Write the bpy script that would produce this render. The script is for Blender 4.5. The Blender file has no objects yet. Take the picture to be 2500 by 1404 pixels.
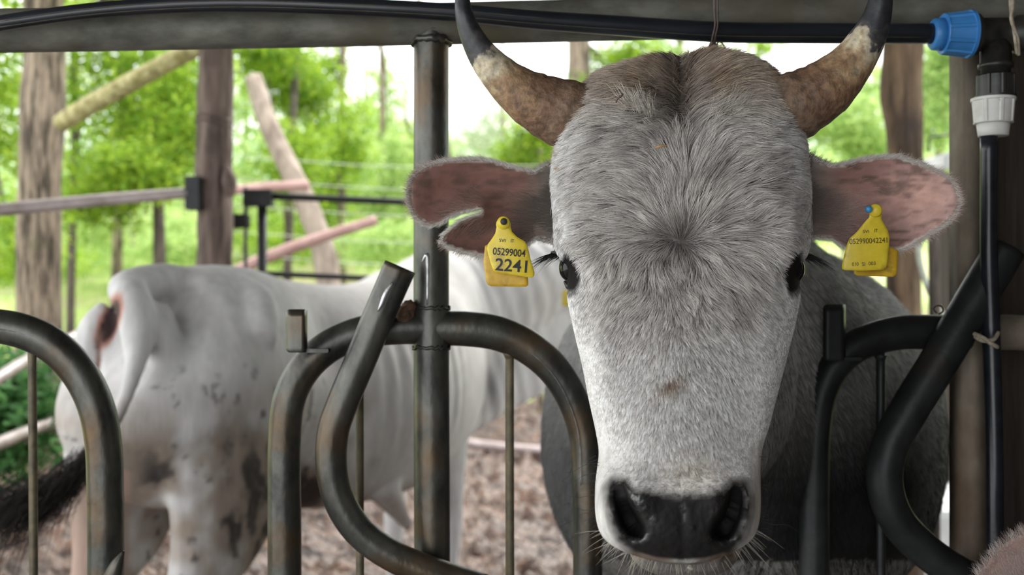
import bpy, bmesh, math, random
import numpy as np
from mathutils import Vector, Matrix, geometry
from mathutils.bvhtree import BVHTree

rng = np.random.default_rng(7)
random.seed(7)
SC = bpy.context.scene
COL = SC.collection
PI = math.pi

# ------------------------------------------------------------------ camera, sky, exposure
CAMZ = 1.35
F = 2600.0
cam_d = bpy.data.cameras.new('camera')
cam_d.sensor_width = 36.0
cam_d.lens = F / 2500.0 * 36.0
cam_d.clip_start = 0.05
cam_d.clip_end = 600
cam_d.dof.use_dof = True
cam_d.dof.focus_distance = 1.36
cam_d.dof.aperture_fstop = 3.4
cam_d.dof.aperture_blades = 7
cam = bpy.data.objects.new('camera', cam_d)
cam.location = (0, 0, CAMZ)
cam.rotation_euler = (PI / 2, 0, 0)
COL.objects.link(cam)
SC.camera = cam

w = bpy.data.worlds.new('overcast_sky')
SC.world = w
w.use_nodes = True
nt = w.node_tree
nt.nodes.clear()
wo = nt.nodes.new('ShaderNodeOutputWorld')
bg = nt.nodes.new('ShaderNodeBackground')
tc = nt.nodes.new('ShaderNodeTexCoord')
sx = nt.nodes.new('ShaderNodeSeparateXYZ')
rp = nt.nodes.new('ShaderNodeValToRGB')
rp.color_ramp.elements[0].position = 0.0
rp.color_ramp.elements[0].color = (0.93, 0.97, 1.0, 1)
rp.color_ramp.elements[1].position = 0.6
rp.color_ramp.elements[1].color = (1.0, 1.0, 1.0, 1)
nt.links.new(tc.outputs['Generated'], sx.inputs[0])
nt.links.new(sx.outputs['Z'], rp.inputs[0])
nt.links.new(rp.outputs[0], bg.inputs[0])
bg.inputs[1].default_value = 1.25
nt.links.new(bg.outputs[0], wo.inputs[0])

sun_d = bpy.data.lights.new('hazy_sun', 'SUN')
sun_d.energy = 1.6
sun_d.angle = math.radians(25)
sun_d.color = (1.0, 0.97, 0.9)
sun = bpy.data.objects.new('hazy_sun', sun_d)
sun.rotation_euler = (math.radians(-38), math.radians(18), 0)
sun.location = (0, 8, 12)
COL.objects.link(sun)

vs = SC.view_settings
vs.view_transform = 'Standard'
vs.look = 'None'
vs.exposure = 1.5
vs.gamma = 1.0
vs.use_curve_mapping = False
try:
    SC.cycles.max_bounces = 6
    SC.cycles.diffuse_bounces = 3
    SC.cycles.glossy_bounces = 3
    SC.cycles.transmission_bounces = 4
    SC.cycles.transparent_max_bounces = 4
except Exception:
    pass

# ------------------------------------------------------------------ helpers
def P(px, py, d):
    """the place seen at (px, py) of the photograph, d metres from the camera"""
    return np.array([(px - 1250.0) / F * d, d, CAMZ - (py - 702.0) / F * d])

def PX(v):
    v = np.asarray(v)
    return 1250 + v[..., 0] / v[..., 1] * F, 702 + (CAMZ - v[..., 2]) / v[..., 1] * F

def sst(a, b, x):
    t = np.clip((np.asarray(x, float) - a) / (b - a), 0, 1)
    return t * t * (3 - 2 * t)

_tab = np.random.default_rng(3).random((256, 256))
def vnoise(x, y):
    x = np.asarray(x, float); y = np.asarray(y, float)
    xi = np.floor(x).astype(int); yi = np.floor(y).astype(int)
    fx = x - xi; fy = y - yi
    fx = fx * fx * (3 - 2 * fx); fy = fy * fy * (3 - 2 * fy)
    g = lambda a, b: _tab[a % 256, b % 256]
    return (g(xi, yi) * (1 - fx) + g(xi + 1, yi) * fx) * (1 - fy) + (g(xi, yi + 1) * (1 - fx) + g(xi + 1, yi + 1) * fx) * fy

def fbm(x, y, o=4):
    s = 0; a = .5
    for k in range(o):
        s = s + a * vnoise(x * 2 ** k + 17 * k, y * 2 ** k + 31 * k); a *= .5
    return s

def tag(o, label=None, cat=None, group=None, kind=None):
    if label: o['label'] = label
    if cat: o['category'] = cat
    if group: o['group'] = group
    if kind: o['kind'] = kind
    return o

def empty(name, loc=(0, 0, 0), rz=0):
    o = bpy.data.objects.new(name, None)
    o.location = tuple(float(c) for c in loc); o.rotation_euler = (0, 0, rz)
    o.empty_display_size = .05
    COL.objects.link(o)
    return o

def link(o, parent=None):
    COL.objects.link(o)
    if parent is not None:
        o.parent = parent
        def wm(q):
            b = Matrix.LocRotScale(q.location, q.rotation_euler, q.scale)
            return b if q.parent is None else wm(q.parent) @ q.matrix_parent_inverse @ b
        o.matrix_parent_inverse = wm(parent).inverted()
    return o

def mesh_np(name, V, faces, mat=None, parent=None, smooth=True, cols=None, attrs=None):
    """V (n,3); faces: list of index arrays, each (m,k) of one polygon size k"""
    me = bpy.data.meshes.new(name)
    V = np.asarray(V, np.float32)
    me.vertices.add(len(V)); me.vertices.foreach_set('co', V.ravel())
    if not isinstance(faces, (list, tuple)): faces = [faces]
    faces = [np.asarray(f, np.int32) for f in faces if len(f)]
    nl = sum(f.size for f in faces); nf = sum(len(f) for f in faces)
    me.loops.add(nl); me.polygons.add(nf)
    me.loops.foreach_set('vertex_index', np.concatenate([f.ravel() for f in faces]))
    st = []; s = 0
    for f in faces:
        k = f.shape[1]; st.append(s + k * np.arange(len(f))); s += f.size
    me.polygons.foreach_set('loop_start', np.concatenate(st).astype(np.int32))
    me.update(calc_edges=True)
    me.validate()
    me.polygons.foreach_set('use_smooth', np.full(len(me.polygons), smooth))
    if cols is not None:
        set_cols(me, cols)
    for k, a in (attrs or {}).items():
        at = me.attributes.new(k, 'FLOAT', 'POINT'); at.data.foreach_set('value', np.asarray(a, np.float32))
    if mat: me.materials.append(mat)
    if parent is False: return me
    o = bpy.data.objects.new(name, me)
    return link(o, parent)

def set_cols(me, cols):
    ca = me.color_attributes.new('col', 'FLOAT_COLOR', 'POINT')
    c = np.ones((len(me.vertices), 4), np.float32); c[:, :3] = cols
    ca.data.foreach_set('color', c.ravel())

def grid_faces(r, c, close=True):
    i = np.arange(r - 1)[:, None]; j = np.arange(c if close else c - 1)[None, :]
    a = i * c + j; b = i * c + (j + 1) % c
    return np.stack([a, b, b + c, a + c], -1).reshape(-1, 4)

def loft(rings, cap=True):
    """rings (n,m,3) -> V, [quads, tris]"""
    rings = np.asarray(rings, float); n, m, _ = rings.shape
    V = rings.reshape(-1, 3); fs = [grid_faces(n, m)]
    if cap:
        c0 = rings[0].mean(0); c1 = rings[-1].mean(0)
        V = np.vstack([V, c0, c1]); j = np.arange(m); k = (j + 1) % m
        fs.append(np.stack([k, j, np.full(m, n * m)], -1))
        fs.append(np.stack([(n - 1) * m + j, (n - 1) * m + k, np.full(m, n * m + 1)], -1))
    return V, fs

def join(parts):
    Vs = []; out = {}; off = 0
    for V, fs in parts:
        Vs.append(V)
        for f in fs:
            out.setdefault(f.shape[1], []).append(np.asarray(f) + off)
        off += len(V)
    return np.vstack(Vs), [np.vstack(v) for v in out.values()]

def crom(pts, n=8):
    """Catmull-Rom through rows of pts (any width)"""
    p = np.asarray(pts, float)
    if len(p) < 3: 
        t = np.linspace(0, 1, n + 1)[:, None]; return p[0] * (1 - t) + p[-1] * t
    q = np.vstack([2 * p[0] - p[1], p, 2 * p[-1] - p[-2]])
    out = []
    for i in range(1, len(q) - 2):
        a, b, c, d = q[i - 1], q[i], q[i + 1], q[i + 2]
        for t in np.arange(n) / n:
            out.append(.5 * (2 * b + (c - a) * t + (2 * a - 5 * b + 4 * c - d) * t * t + (3 * b - a - 3 * c + d) * t ** 3))
    out.append(p[-1])
    return np.array(out)

def frames(pts, up=(0, 0, 1)):
    T = np.gradient(pts, axis=0); T /= np.linalg.norm(T, axis=1)[:, None] + 1e-12
    u = np.array(up, float)
    if abs(T[0] @ u) > .95: u = np.array([0, 1.0, 0])
    A = []; a = u - (u @ T[0]) * T[0]; a /= np.linalg.norm(a)
    for t in T:
        a = a - (a @ t) * t; a /= np.linalg.norm(a) + 1e-12; A.append(a.copy())
    A = np.array(A); B = np.cross(T, A)
    return T, A, B

def tube_vf(pts, rad, seg=16, rough=0, seed=0, cap=True, wall=0):
    pts = np.asarray(pts, float); n = len(pts)
    rad = np.broadcast_to(np.asarray(rad, float), (n,)) if np.ndim(rad) < 2 else np.asarray(rad)
    T, A, B = frames(pts)
    th = np.linspace(0, 2 * PI, seg, endpoint=False)
    r = rad[:, None] * np.ones((n, seg))
    if rough:
        L = np.cumsum(np.r_[0, np.linalg.norm(np.diff(pts, axis=0), axis=1)])
        nz = fbm(np.cos(th)[None, :] * 1.7 + seed * 3.1 + 0 * L[:, None], np.sin(th)[None, :] * 1.7 + L[:, None] * 6 + seed, 4)
        r = r * (1 + rough * (nz - .5) * 2)
    ring = lambda rr: pts[:, None, :] + A[:, None, :] * (np.cos(th)[None, :, None] * rr[..., None]) + B[:, None, :] * (np.sin(th)[None, :, None] * rr[..., None])
    if wall:
        o = ring(r); i = ring(r - wall)[::-1]
        R = np.concatenate([o, i, o[:1]], 0)
        V = R[:-1].reshape(-1, 3); m = seg; N = len(R) - 1
        f = grid_faces(N + 1, m) % (N * m)
        return V, [f]
    return loft(ring(r), cap)

def tube(name, pts, rad, mat, parent=None, seg=16, sm=0, **k):
    pts = np.asarray(pts, float)
    if sm:
        pr = np.column_stack([pts, np.broadcast_to(rad, (len(pts),))]); pr = crom(pr, sm); pts, rad = pr[:, :3], pr[:, 3]
    V, fs = tube_vf(pts, rad, seg, **k)
    return mesh_np(name, V, fs, mat, parent)

def pxtube(name, pp, rpx, mat, parent=None, sm=6, **k):
    """pp rows (px, py, depth); rpx radius in pixels"""
    pts = np.array([P(*q) for q in pp]); r = np.asarray(rpx, float) * np.array([q[2] for q in pp]) / F
    return tube(name, pts, r, mat, parent, sm=sm, **k)

def box_vf(lo, hi, bev=0.0):
    bm = bmesh.new(); bmesh.ops.create_cube(bm, size=1)
    lo, hi = Vector(np.minimum(lo, hi)), Vector(np.maximum(lo, hi))
    for v in bm.verts:
        v.co = Vector([(lo[i] + hi[i]) / 2 + v.co[i] * (hi[i] - lo[i]) for i in range(3)])
    if bev:
        bmesh.ops.bevel(bm, geom=bm.edges[:], offset=bev, segments=2, affect='EDGES')
    return bm

def bm_obj(name, bm, mat, parent=None, smooth=False):
    me = bpy.data.meshes.new(name); bm.to_mesh(me); bm.free()
    me.materials.append(mat)
    if smooth: me.polygons.foreach_set('use_smooth', [True] * len(me.polygons))
    o = bpy.data.objects.new(name, me)
    return link(o, parent)

def plate(name, poly, depth, thick, mat, parent=None, step=6, smooth=True, cols=None):
    """a closed outline in photo pixels, filled, given its depth by depth(px,py,edge distance) and a real thickness"""
    poly = np.asarray(poly, float)
    e = []
    for a, b in zip(poly, np.roll(poly, -1, 0)):
        n = max(1, int(np.linalg.norm(b - a) / step)); e.append(a + (b - a) * np.linspace(0, 1, n, endpoint=False)[:, None])
    bd = np.vstack(e); nb = len(bd)
    lo, hi = bd.min(0), bd.max(0)
    gx, gy = np.meshgrid(np.arange(lo[0] + step / 2, hi[0], step), np.arange(lo[1] + step / 2, hi[1], step))
    g = np.column_stack([gx.ravel(), gy.ravel()])
    ins, dist = poly_dist(bd, g)
    g = g[ins & (dist > step * .6)]
    pts = [Vector(p) for p in np.vstack([bd, g])]
    vo, _, fo, *_ = geometry.delaunay_2d_cdt(pts, [(i, (i + 1) % nb) for i in range(nb)], [], 1, 1e-5)
    v2 = np.array([tuple(v) for v in vo]); n = len(v2)
    _, ds = poly_dist(bd, v2)
    ds[:nb] = 0
    d = depth(v2[:, 0], v2[:, 1], ds)
    prof = np.sqrt(np.clip(ds / (step * 1.5), 0, 1)) * .7 + .3
    X = lambda dd: np.column_stack([(v2[:, 0] - 1250) / F * dd, dd, CAMZ - (v2[:, 1] - 702) / F * dd])
    V = np.vstack([X(d - thick / 2 * prof), X(d + thick / 2 * prof)])
    f = np.array([list(q) for q in fo if len(q) == 3], int)
    # orient: front faces towards the camera
    a = v2[f[:, 1]] - v2[f[:, 0]]; b = v2[f[:, 2]] - v2[f[:, 0]]
    fl = (a[:, 0] * b[:, 1] - a[:, 1] * b[:, 0]) > 0
    f[fl] = f[fl][:, ::-1]
    # boundary edges
    ed = {}
    for t in f:
        for i in range(3):
            ed[(t[i], t[(i + 1) % 3])] = 1
    be = np.array([k for k in ed if (k[1], k[0]) not in ed], int)
    side = np.column_stack([be[:, 1], be[:, 0], be[:, 0] + n, be[:, 1] + n])
    o = mesh_np(name, V, [np.vstack([f, f[:, ::-1] + n]), side], mat, parent, smooth, cols=None if cols is None else cols(V))
    return o, v2, ds, d, f

def poly_dist(poly, pts):
    """inside flag and distance to the outline for each point"""
    a = poly; b = np.roll(poly, -1, 0); ins = np.zeros(len(pts), bool); best = np.full(len(pts), 1e9)
    for (x1, y1), (x2, y2) in zip(a, b):
        c = ((y1 > pts[:, 1]) != (y2 > pts[:, 1]))
        with np.errstate(divide='ignore', invalid='ignore'):
            xi = (x2 - x1) * (pts[:, 1] - y1) / (y2 - y1 + 1e-12) + x1
        ins ^= c & (pts[:, 0] < xi)
        dx, dy = x2 - x1, y2 - y1
        t = np.clip(((pts[:, 0] - x1) * dx + (pts[:, 1] - y1) * dy) / (dx * dx + dy * dy + 1e-12), 0, 1)
        best = np.minimum(best, np.hypot(pts[:, 0] - x1 - t * dx, pts[:, 1] - y1 - t * dy))
    return ins, best

# ------------------------------------------------------------------ materials
def new_mat(name):
    m = bpy.data.materials.new(name); m.use_nodes = True
    n = m.node_tree.nodes; l = m.node_tree.links
    return m, n, l, n['Principled BSDF']

def mat_noise(name, c1, c2, scale=8, rough=.7, metal=0, bump=.3, bscale=None, stretch=(1, 1, 1), lo=.35, hi=.65, c3=None, s3=3, t3=(.55, .7), spec=.5, dist=.003, detail=6, rough2=None):
    m, n, l, b = new_mat(name)
    tcn = n.new('ShaderNodeTexCoord'); mp = n.new('ShaderNodeMapping'); mp.inputs['Scale'].default_value = stretch
    l.new(tcn.outputs['Object'], mp.inputs[0])
    nz = n.new('ShaderNodeTexNoise'); nz.inputs['Scale'].default_value = scale; nz.inputs['Detail'].default_value = detail; nz.inputs['Roughness'].default_value = .62
    l.new(mp.outputs[0], nz.inputs['Vector'])
    cr = n.new('ShaderNodeValToRGB'); cr.color_ramp.elements[0].position = lo; cr.color_ramp.elements[1].position = hi
    cr.color_ramp.elements[0].color = (*c1, 1); cr.color_ramp.elements[1].color = (*c2, 1)
    l.new(nz.outputs[0], cr.inputs[0]); out = cr.outputs[0]
    if c3 is not None:
        n3 = n.new('ShaderNodeTexNoise'); n3.inputs['Scale'].default_value = s3; n3.inputs['Detail'].default_value = 5
        l.new(tcn.outputs['Object'], n3.inputs['Vector'])
        r3 = n.new('ShaderNodeMapRange'); r3.inputs[1].default_value = t3[0]; r3.inputs[2].default_value = t3[1]; l.new(n3.outputs[0], r3.inputs[0])
        mx = n.new('ShaderNodeMix'); mx.data_type = 'RGBA'; l.new(r3.outputs[0], mx.inputs[0]); l.new(out, mx.inputs[6]); mx.inputs[7].default_value = (*c3, 1); out = mx.outputs[2]
    l.new(out, b.inputs['Base Color'])
    b.inputs['Roughness'].default_value = rough; b.inputs['Metallic'].default_value = metal; b.inputs['Specular IOR Level'].default_value = spec
    if rough2 is not None:
        rr = n.new('ShaderNodeMapRange'); rr.inputs[3].default_value = rough; rr.inputs[4].default_value = rough2; l.new(nz.outputs[0], rr.inputs[0]); l.new(rr.outputs[0], b.inputs['Roughness'])
    if bump:
        nb = n.new('ShaderNodeTexNoise'); nb.inputs['Scale'].default_value = bscale or scale * 3; nb.inputs['Detail'].default_value = 5
        l.new(mp.outputs[0], nb.inputs['Vector'])
        bp = n.new('ShaderNodeBump'); bp.inputs['Strength'].default_value = bump; bp.inputs['Distance'].default_value = dist
        l.new(nb.outputs[0], bp.inputs['Height']); l.new(bp.outputs[0], b.inputs['Normal'])
    return m

def mat_attr(name, rough=.8, spec=.3, bump=.3, bscale=300, stretch=(1, 1, .25), var=.25, vscale=60, dist=.002, roughattr=False):
    """base colour from the vertex colour 'col', varied by fine hair-like noise"""
    m, n, l, b = new_mat(name)
    at = n.new('ShaderNodeAttribute'); at.attribute_name = 'col'
    tcn = n.new('ShaderNodeTexCoord'); mp = n.new('ShaderNodeMapping'); mp.inputs['Scale'].default_value = stretch
    l.new(tcn.outputs['Object'], mp.inputs[0])
    nz = n.new('ShaderNodeTexNoise'); nz.inputs['Scale'].default_value = vscale; nz.inputs['Detail'].default_value = 6
    l.new(mp.outputs[0], nz.inputs['Vector'])
    mr = n.new('ShaderNodeMapRange'); mr.inputs[1].default_value = .3; mr.inputs[2].default_value = .7; mr.inputs[3].default_value = 1 - var; mr.inputs[4].default_value = 1 + var * .4
    l.new(nz.outputs[0], mr.inputs[0])
    mx = n.new('ShaderNodeVectorMath'); mx.operation = 'SCALE'; l.new(at.outputs['Color'], mx.inputs[0]); l.new(mr.outputs[0], mx.inputs['Scale'])
    l.new(mx.outputs[0], b.inputs['Base Color'])
    b.inputs['Roughness'].default_value = rough; b.inputs['Specular IOR Level'].default_value = spec
    if roughattr:
        a2 = n.new('ShaderNodeAttribute'); a2.attribute_name = 'wet'
        r2 = n.new('ShaderNodeMapRange'); r2.inputs[3].default_value = rough; r2.inputs[4].default_value = .06; l.new(a2.outputs['Fac'], r2.inputs[0]); l.new(r2.outputs[0], b.inputs['Roughness'])
        r3 = n.new('ShaderNodeMapRange'); r3.inputs[3].default_value = spec; r3.inputs[4].default_value = .9; l.new(a2.outputs['Fac'], r3.inputs[0]); l.new(r3.outputs[0], b.inputs['Specular IOR Level'])
    nb = n.new('ShaderNodeTexNoise'); nb.inputs['Scale'].default_value = bscale; nb.inputs['Detail'].default_value = 3
    l.new(mp.outputs[0], nb.inputs['Vector'])
    bp = n.new('ShaderNodeBump'); bp.inputs['Strength'].default_value = bump; bp.inputs['Distance'].default_value = dist
    l.new(nb.outputs[0], bp.inputs['Height']); l.new(bp.outputs[0], b.inputs['Normal'])
    return m

def mat_plain(name, c, rough=.5, metal=0, spec=.5, coat=0):
    return mat_noise(name, tuple(x * .8 for x in c), tuple(min(1, x * 1.15) for x in c), 30, rough, metal, .15, 200, spec=spec)

def mat_hair(name, root=.55):
    m, n, l, b = new_mat(name)
    at = n.new('ShaderNodeAttribute'); at.attribute_name = 'hcol'
    ci = n.new('ShaderNodeHairInfo')
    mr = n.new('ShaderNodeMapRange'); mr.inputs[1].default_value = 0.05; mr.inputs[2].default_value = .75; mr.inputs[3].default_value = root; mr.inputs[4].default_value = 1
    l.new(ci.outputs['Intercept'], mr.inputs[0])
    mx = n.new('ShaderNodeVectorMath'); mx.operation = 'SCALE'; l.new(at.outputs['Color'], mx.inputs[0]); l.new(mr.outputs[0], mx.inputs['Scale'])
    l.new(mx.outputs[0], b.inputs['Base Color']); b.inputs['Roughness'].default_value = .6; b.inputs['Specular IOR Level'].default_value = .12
    return m

def mat_leaf(name, c1, c2, trans=.45):
    m, n, l, b = new_mat(name)
    at = n.new('ShaderNodeAttribute'); at.attribute_name = 'rnd'
    cr = n.new('ShaderNodeValToRGB'); cr.color_ramp.elements[0].color = (*c1, 1); cr.color_ramp.elements[1].color = (*c2, 1)
    l.new(at.outputs['Fac'], cr.inputs[0]); l.new(cr.outputs[0], b.inputs['Base Color'])
    b.inputs['Roughness'].default_value = .55; b.inputs['Specular IOR Level'].default_value = .25
    tr = n.new('ShaderNodeBsdfTranslucent'); l.new(cr.outputs[0], tr.inputs[0])
    ms = n.new('ShaderNodeMixShader'); ms.inputs[0].default_value = trans
    l.new(b.outputs[0], ms.inputs[1]); l.new(tr.outputs[0], ms.inputs[2])
    l.new(ms.outputs[0], n['Material Output'].inputs[0])
    return m

M = {}
M['pipe'] = mat_noise('weathered_galvanised_pipe', (.042, .042, .038), (.115, .113, .10), 22, .30, .75, .25, 90, c3=(.12, .075, .038), s3=9, t3=(.5, .72), rough2=.48, stretch=(1, 1, .5))
M['rail'] = mat_noise('dirty_galvanised_rail', (.07, .068, .055), (.17, .165, .14), 25, .65, .15, .3, 90, c3=(.10, .085, .055), s3=8, t3=(.5, .7), stretch=(.5, 1, 1))
M['pipe_dark'] = mat_noise('black_steel_and_shaded_pipe', (.009, .0095, .010), (.020, .021, .022), 20, .45, .0, .2, 90, spec=.3, c3=(.03, .022, .014), s3=7, t3=(.6, .8))  # black gate steel; on the right-hand barrier tubes it paints in shade
M['rust_post'] = mat_noise('rust_stained_post', (.14, .115, .085), (.28, .23, .175), 14, .75, .1, .3, 80, c3=(.12, .06, .03), s3=6, t3=(.5, .75), stretch=(1, 1, .5))
M['weld'] = mat_noise('bright_weld', (.35, .35, .36), (.65, .65, .66), 60, .3, .8, .2)
M['weld_dull'] = mat_noise('dull_weld_seam', (.08, .08, .08), (.26, .26, .27), 90, .4, .5, .2)
M['rod'] = mat_noise('brown_rod', (.07, .06, .04), (.15, .12, .07), 30, .55, .3, .3)
M['hose'] = mat_noise('black_polyethylene', (.006, .007, .010), (.016, .018, .024), 30, .28, 0, .1, 80, stretch=(.2, 1, 1))
M['blue'] = mat_noise('blue_plastic', (.03, .16, .42), (.05, .23, .55), 20, .42, 0, .1, 80, c3=(.12, .12, .12), s3=30, t3=(.68, .8))
M['white_pl'] = mat_noise('white_plastic', (.6, .58, .54), (.78, .77, .75), 20, .5, 0, .1, 80, c3=(.25, .2, .14), s3=50, t3=(.68, .8))
M['black_pl'] = mat_noise('dusty_black_plastic', (.008, .008, .008), (.03, .028, .024), 30, .4, 0, .2, 80, c3=(.07, .05, .03), s3=40, t3=(.6, .8))
M['wood'] = mat_noise('weathered_wood', (.035, .02, .015), (.20, .145, .12), 6, .85, 0, .8, 14, stretch=(4, 4, .5), dist=.01, c3=(.05, .03, .025), s3=5, t3=(.55, .75))
M['wood_tan'] = mat_noise('split_tan_wood', (.028, .016, .009), (.21, .135, .078), 6, .85, 0, .8, 14, stretch=(4, 4, .5), dist=.01, c3=(.04, .025, .018), s3=5, t3=(.5, .7))
M['log'] = mat_noise('grey_peeled_log', (.18, .14, .11), (.40, .33, .27), 6, .85, 0, .6, 14, stretch=(3, 3, .8), dist=.01)
M['lichen'] = mat_noise('lichen_log', (.20, .17, .06), (.44, .40, .21), 14, .9, 0, .8, 25, dist=.01, c3=(.14, .11, .04), s3=22, t3=(.55, .65))
M['bark'] = mat_noise('grey_bark', (.045, .033, .022), (.27, .21, .155), 14, .9, 0, 1, 18, stretch=(2.2, 2.2, .3), lo=.42, hi=.58, dist=.02, c3=(.12, .13, .05), s3=3, t3=(.6, .8))
M['bark_dark'] = mat_noise('dark_bark', (.04, .03, .025), (.14, .11, .09), 16, .9, 0, 1, 18, stretch=(2.2, 2.2, .35), dist=.02)
M['pink'] = mat_noise('pinkish_pole', (.34, .20, .18), (.46, .30, .27), 8, .8, 0, .4)
M['grey_pipe'] = mat_noise('grey_pipe', (.26, .21, .20), (.42, .36, .36), 10, .45, .3, .2)
M['plank'] = mat_noise('dark_plank', (.020, .014, .010), (.06, .042, .03), 5, .85, 0, .6, 14, stretch=(6, 6, .5), dist=.006)
M['concrete'] = mat_noise('concrete', (.22, .21, .19), (.36, .35, .32), 4, .9, 0, .4)
M['tin'] = mat_noise('roof_sheet', (.05, .05, .045), (.10, .095, .085), 4, .8, .1, .2)
M['twine'] = mat_noise('twine', (.22, .18, .13), (.42, .36, .28), 60, .9, 0, .8, 200)
M['wire'] = mat_noise('rusty_wire', (.05, .035, .03), (.13, .09, .08), 60, .5, .4, .3, 200)
M['clod'] = mat_noise('dried_mud', (.05, .028, .018), (.16, .085, .05), 40, .95, 0, 1, 90, dist=.004)
M['yellow'] = mat_noise('yellow_tag_plastic', (.58, .43, .02), (.72, .56, .04), 40, .38, 0, .05, 80, c3=(.40, .27, .03), s3=45, t3=(.6, .75))
M['orange'] = mat_noise('dirty_yellow_tag_plastic', (.42, .24, .012), (.60, .38, .02), 40, .42, 0, .05, 80, c3=(.24, .13, .02), s3=60, t3=(.55, .75))
M['ink'] = mat_plain('black_print', (.02, .02, .018), .6)
M['ink_faint'] = mat_plain('worn_print', (.07, .055, .015), .6)
M['blue_pin'] = mat_plain('blue_pin', (.03, .22, .45), .35)
M['white_pipe'] = mat_plain('pale_plastic_strip', (.42, .44, .36), .5)
M['white_wall'] = mat_noise('whitewashed_block', (.5, .5, .5), (.72, .74, .74), 5, .8, 0, .2)
M['straw'] = mat_plain('straw', (.38, .24, .11), .7)
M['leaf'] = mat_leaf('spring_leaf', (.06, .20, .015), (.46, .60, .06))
M['leaf_pale'] = mat_leaf('hazed_far_leaf', (.24, .42, .11), (.62, .74, .30))  # haze and glare of distance mixed into the leaf colour
M['leaf_dark'] = mat_leaf('nettle_leaf', (.03, .11, .03), (.14, .32, .10), .3)
M['leaf_dry'] = mat_leaf('sparse_grey_leaf', (.30, .36, .22), (.52, .60, .40), .3)
M['grass'] = mat_leaf('grass_blade', (.30, .42, .10), (.62, .72, .30), .4)
M['mud'] = mat_noise('wet_mud', (.022, .010, .006), (.14, .066, .036), 9, .65, 0, 1, 30, dist=.03, c3=(.05, .028, .02), s3=3, t3=(.5, .7), rough2=.3)
M['meadow'] = mat_noise('meadow_ground', (.18, .26, .06), (.42, .50, .18), 2.5, .9, 0, .6, 20, dist=.05, c3=(.32, .25, .17), s3=.35, t3=(.56, .66))
M['hill'] = mat_noise('hazed_wooded_hill', (.30, .44, .26), (.48, .62, .42), .25, .95, 0, 0)  # distance haze put into the pale green
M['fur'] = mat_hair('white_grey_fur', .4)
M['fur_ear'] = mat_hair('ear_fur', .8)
M['lash'] = mat_plain('black_lash', (.01, .01, .01), .5)
M['whisker'] = mat_plain('pale_whisker', (.5, .45, .38), .5)
M['skin'] = mat_attr('cattle_skin', spec=.12, roughattr=True, bump=.35, bscale=260, stretch=(1, 1, .5), var=.3, vscale=90)
M['hide'] = mat_attr('short_hide', bump=.35, bscale=90, stretch=(1, 1, .3), var=.16, vscale=35, dist=.004)
M['ear'] = mat_attr('ear_skin', bump=.3, bscale=200, stretch=(.4, 1, 1), var=.25, vscale=70)
me_, n_, l_, b_ = new_mat('wet_eye'); b_.inputs['Base Color'].default_value = (.006, .005, .006, 1); b_.inputs['Roughness'].default_value = .04
b_.inputs['Specular IOR Level'].default_value = .35; M['eye'] = me_
me_, n_, l_, b_ = new_mat('clear_drop'); b_.inputs['Base Color'].default_value = (.7, .7, .6, 1); b_.inputs['Roughness'].default_value = .03; b_.inputs['Transmission Weight'].default_value = .9
M['drop'] = me_
def mat_horn():
    m, n, l, b = new_mat('horn')
    at = n.new('ShaderNodeAttribute'); at.attribute_name = 'along'
    tcn = n.new('ShaderNodeTexCoord')
    nz = n.new('ShaderNodeTexNoise'); nz.inputs['Scale'].default_value = 45; nz.inputs['Detail'].default_value = 7; l.new(tcn.outputs['Object'], nz.inputs['Vector'])
    mr = n.new('ShaderNodeMapRange'); mr.inputs[3].default_value = -.16; mr.inputs[4].default_value = .16; l.new(nz.outputs[0], mr.inputs[0])
    ad = n.new('ShaderNodeMath'); l.new(at.outputs['Fac'], ad.inputs[0]); l.new(mr.outputs[0], ad.inputs[1])
    cr = n.new('ShaderNodeValToRGB'); e = cr.color_ramp.elements
    e[0].position = 0; e[0].color = (.26, .21, .165, 1); e[1].position = 1; e[1].color = (.016, .016, .02, 1)
    for p, c in ((.10, (.20, .13, .085)), (.22, (.145, .078, .046)), (.33, (.26, .155, .082)), (.40, (.36, .25, .145)), (.46, (.55, .47, .33)), (.50, (.42, .36, .27)), (.525, (.06, .055, .055)), (.6, (.022, .022, .026))):
        k = e.new(p); k.color = (*c, 1)
    l.new(ad.outputs[0], cr.inputs[0])
    n2 = n.new('ShaderNodeTexNoise'); n2.inputs['Scale'].default_value = 110; n2.inputs['Detail'].default_value = 6; l.new(tcn.outputs['Object'], n2.inputs['Vector'])
    m2 = n.new('ShaderNodeMapRange'); m2.inputs[1].default_value = .35; m2.inputs[2].default_value = .65; m2.inputs[3].default_value = .62; m2.inputs[4].default_value = 1.2; l.new(n2.outputs[0], m2.inputs[0])
    mx = n.new('ShaderNodeVectorMath'); mx.operation = 'SCALE'; l.new(cr.outputs[0], mx.inputs[0]); l.new(m2.outputs[0], mx.inputs['Scale']); l.new(mx.outputs[0], b.inputs['Base Color'])
    rr = n.new('ShaderNodeMapRange'); rr.inputs[1].default_value = .4; rr.inputs[2].default_value = .7; rr.inputs[3].default_value = .65; rr.inputs[4].default_value = .38; l.new(at.outputs['Fac'], rr.inputs[0]); l.new(rr.outputs[0], b.inputs['Roughness'])
    st = n.new('ShaderNodeMapRange'); st.inputs[1].default_value = .3; st.inputs[2].default_value = .6; st.inputs[3].default_value = .9; st.inputs[4].default_value = .12; l.new(at.outputs['Fac'], st.inputs[0])
    bp = n.new('ShaderNodeBump'); bp.inputs['Distance'].default_value = .004; l.new(st.outputs[0], bp.inputs['Strength']); l.new(n2.outputs[0], bp.inputs['Height']); l.new(bp.outputs[0], b.inputs['Normal'])
    return m
M['horn'] = mat_horn()

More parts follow.
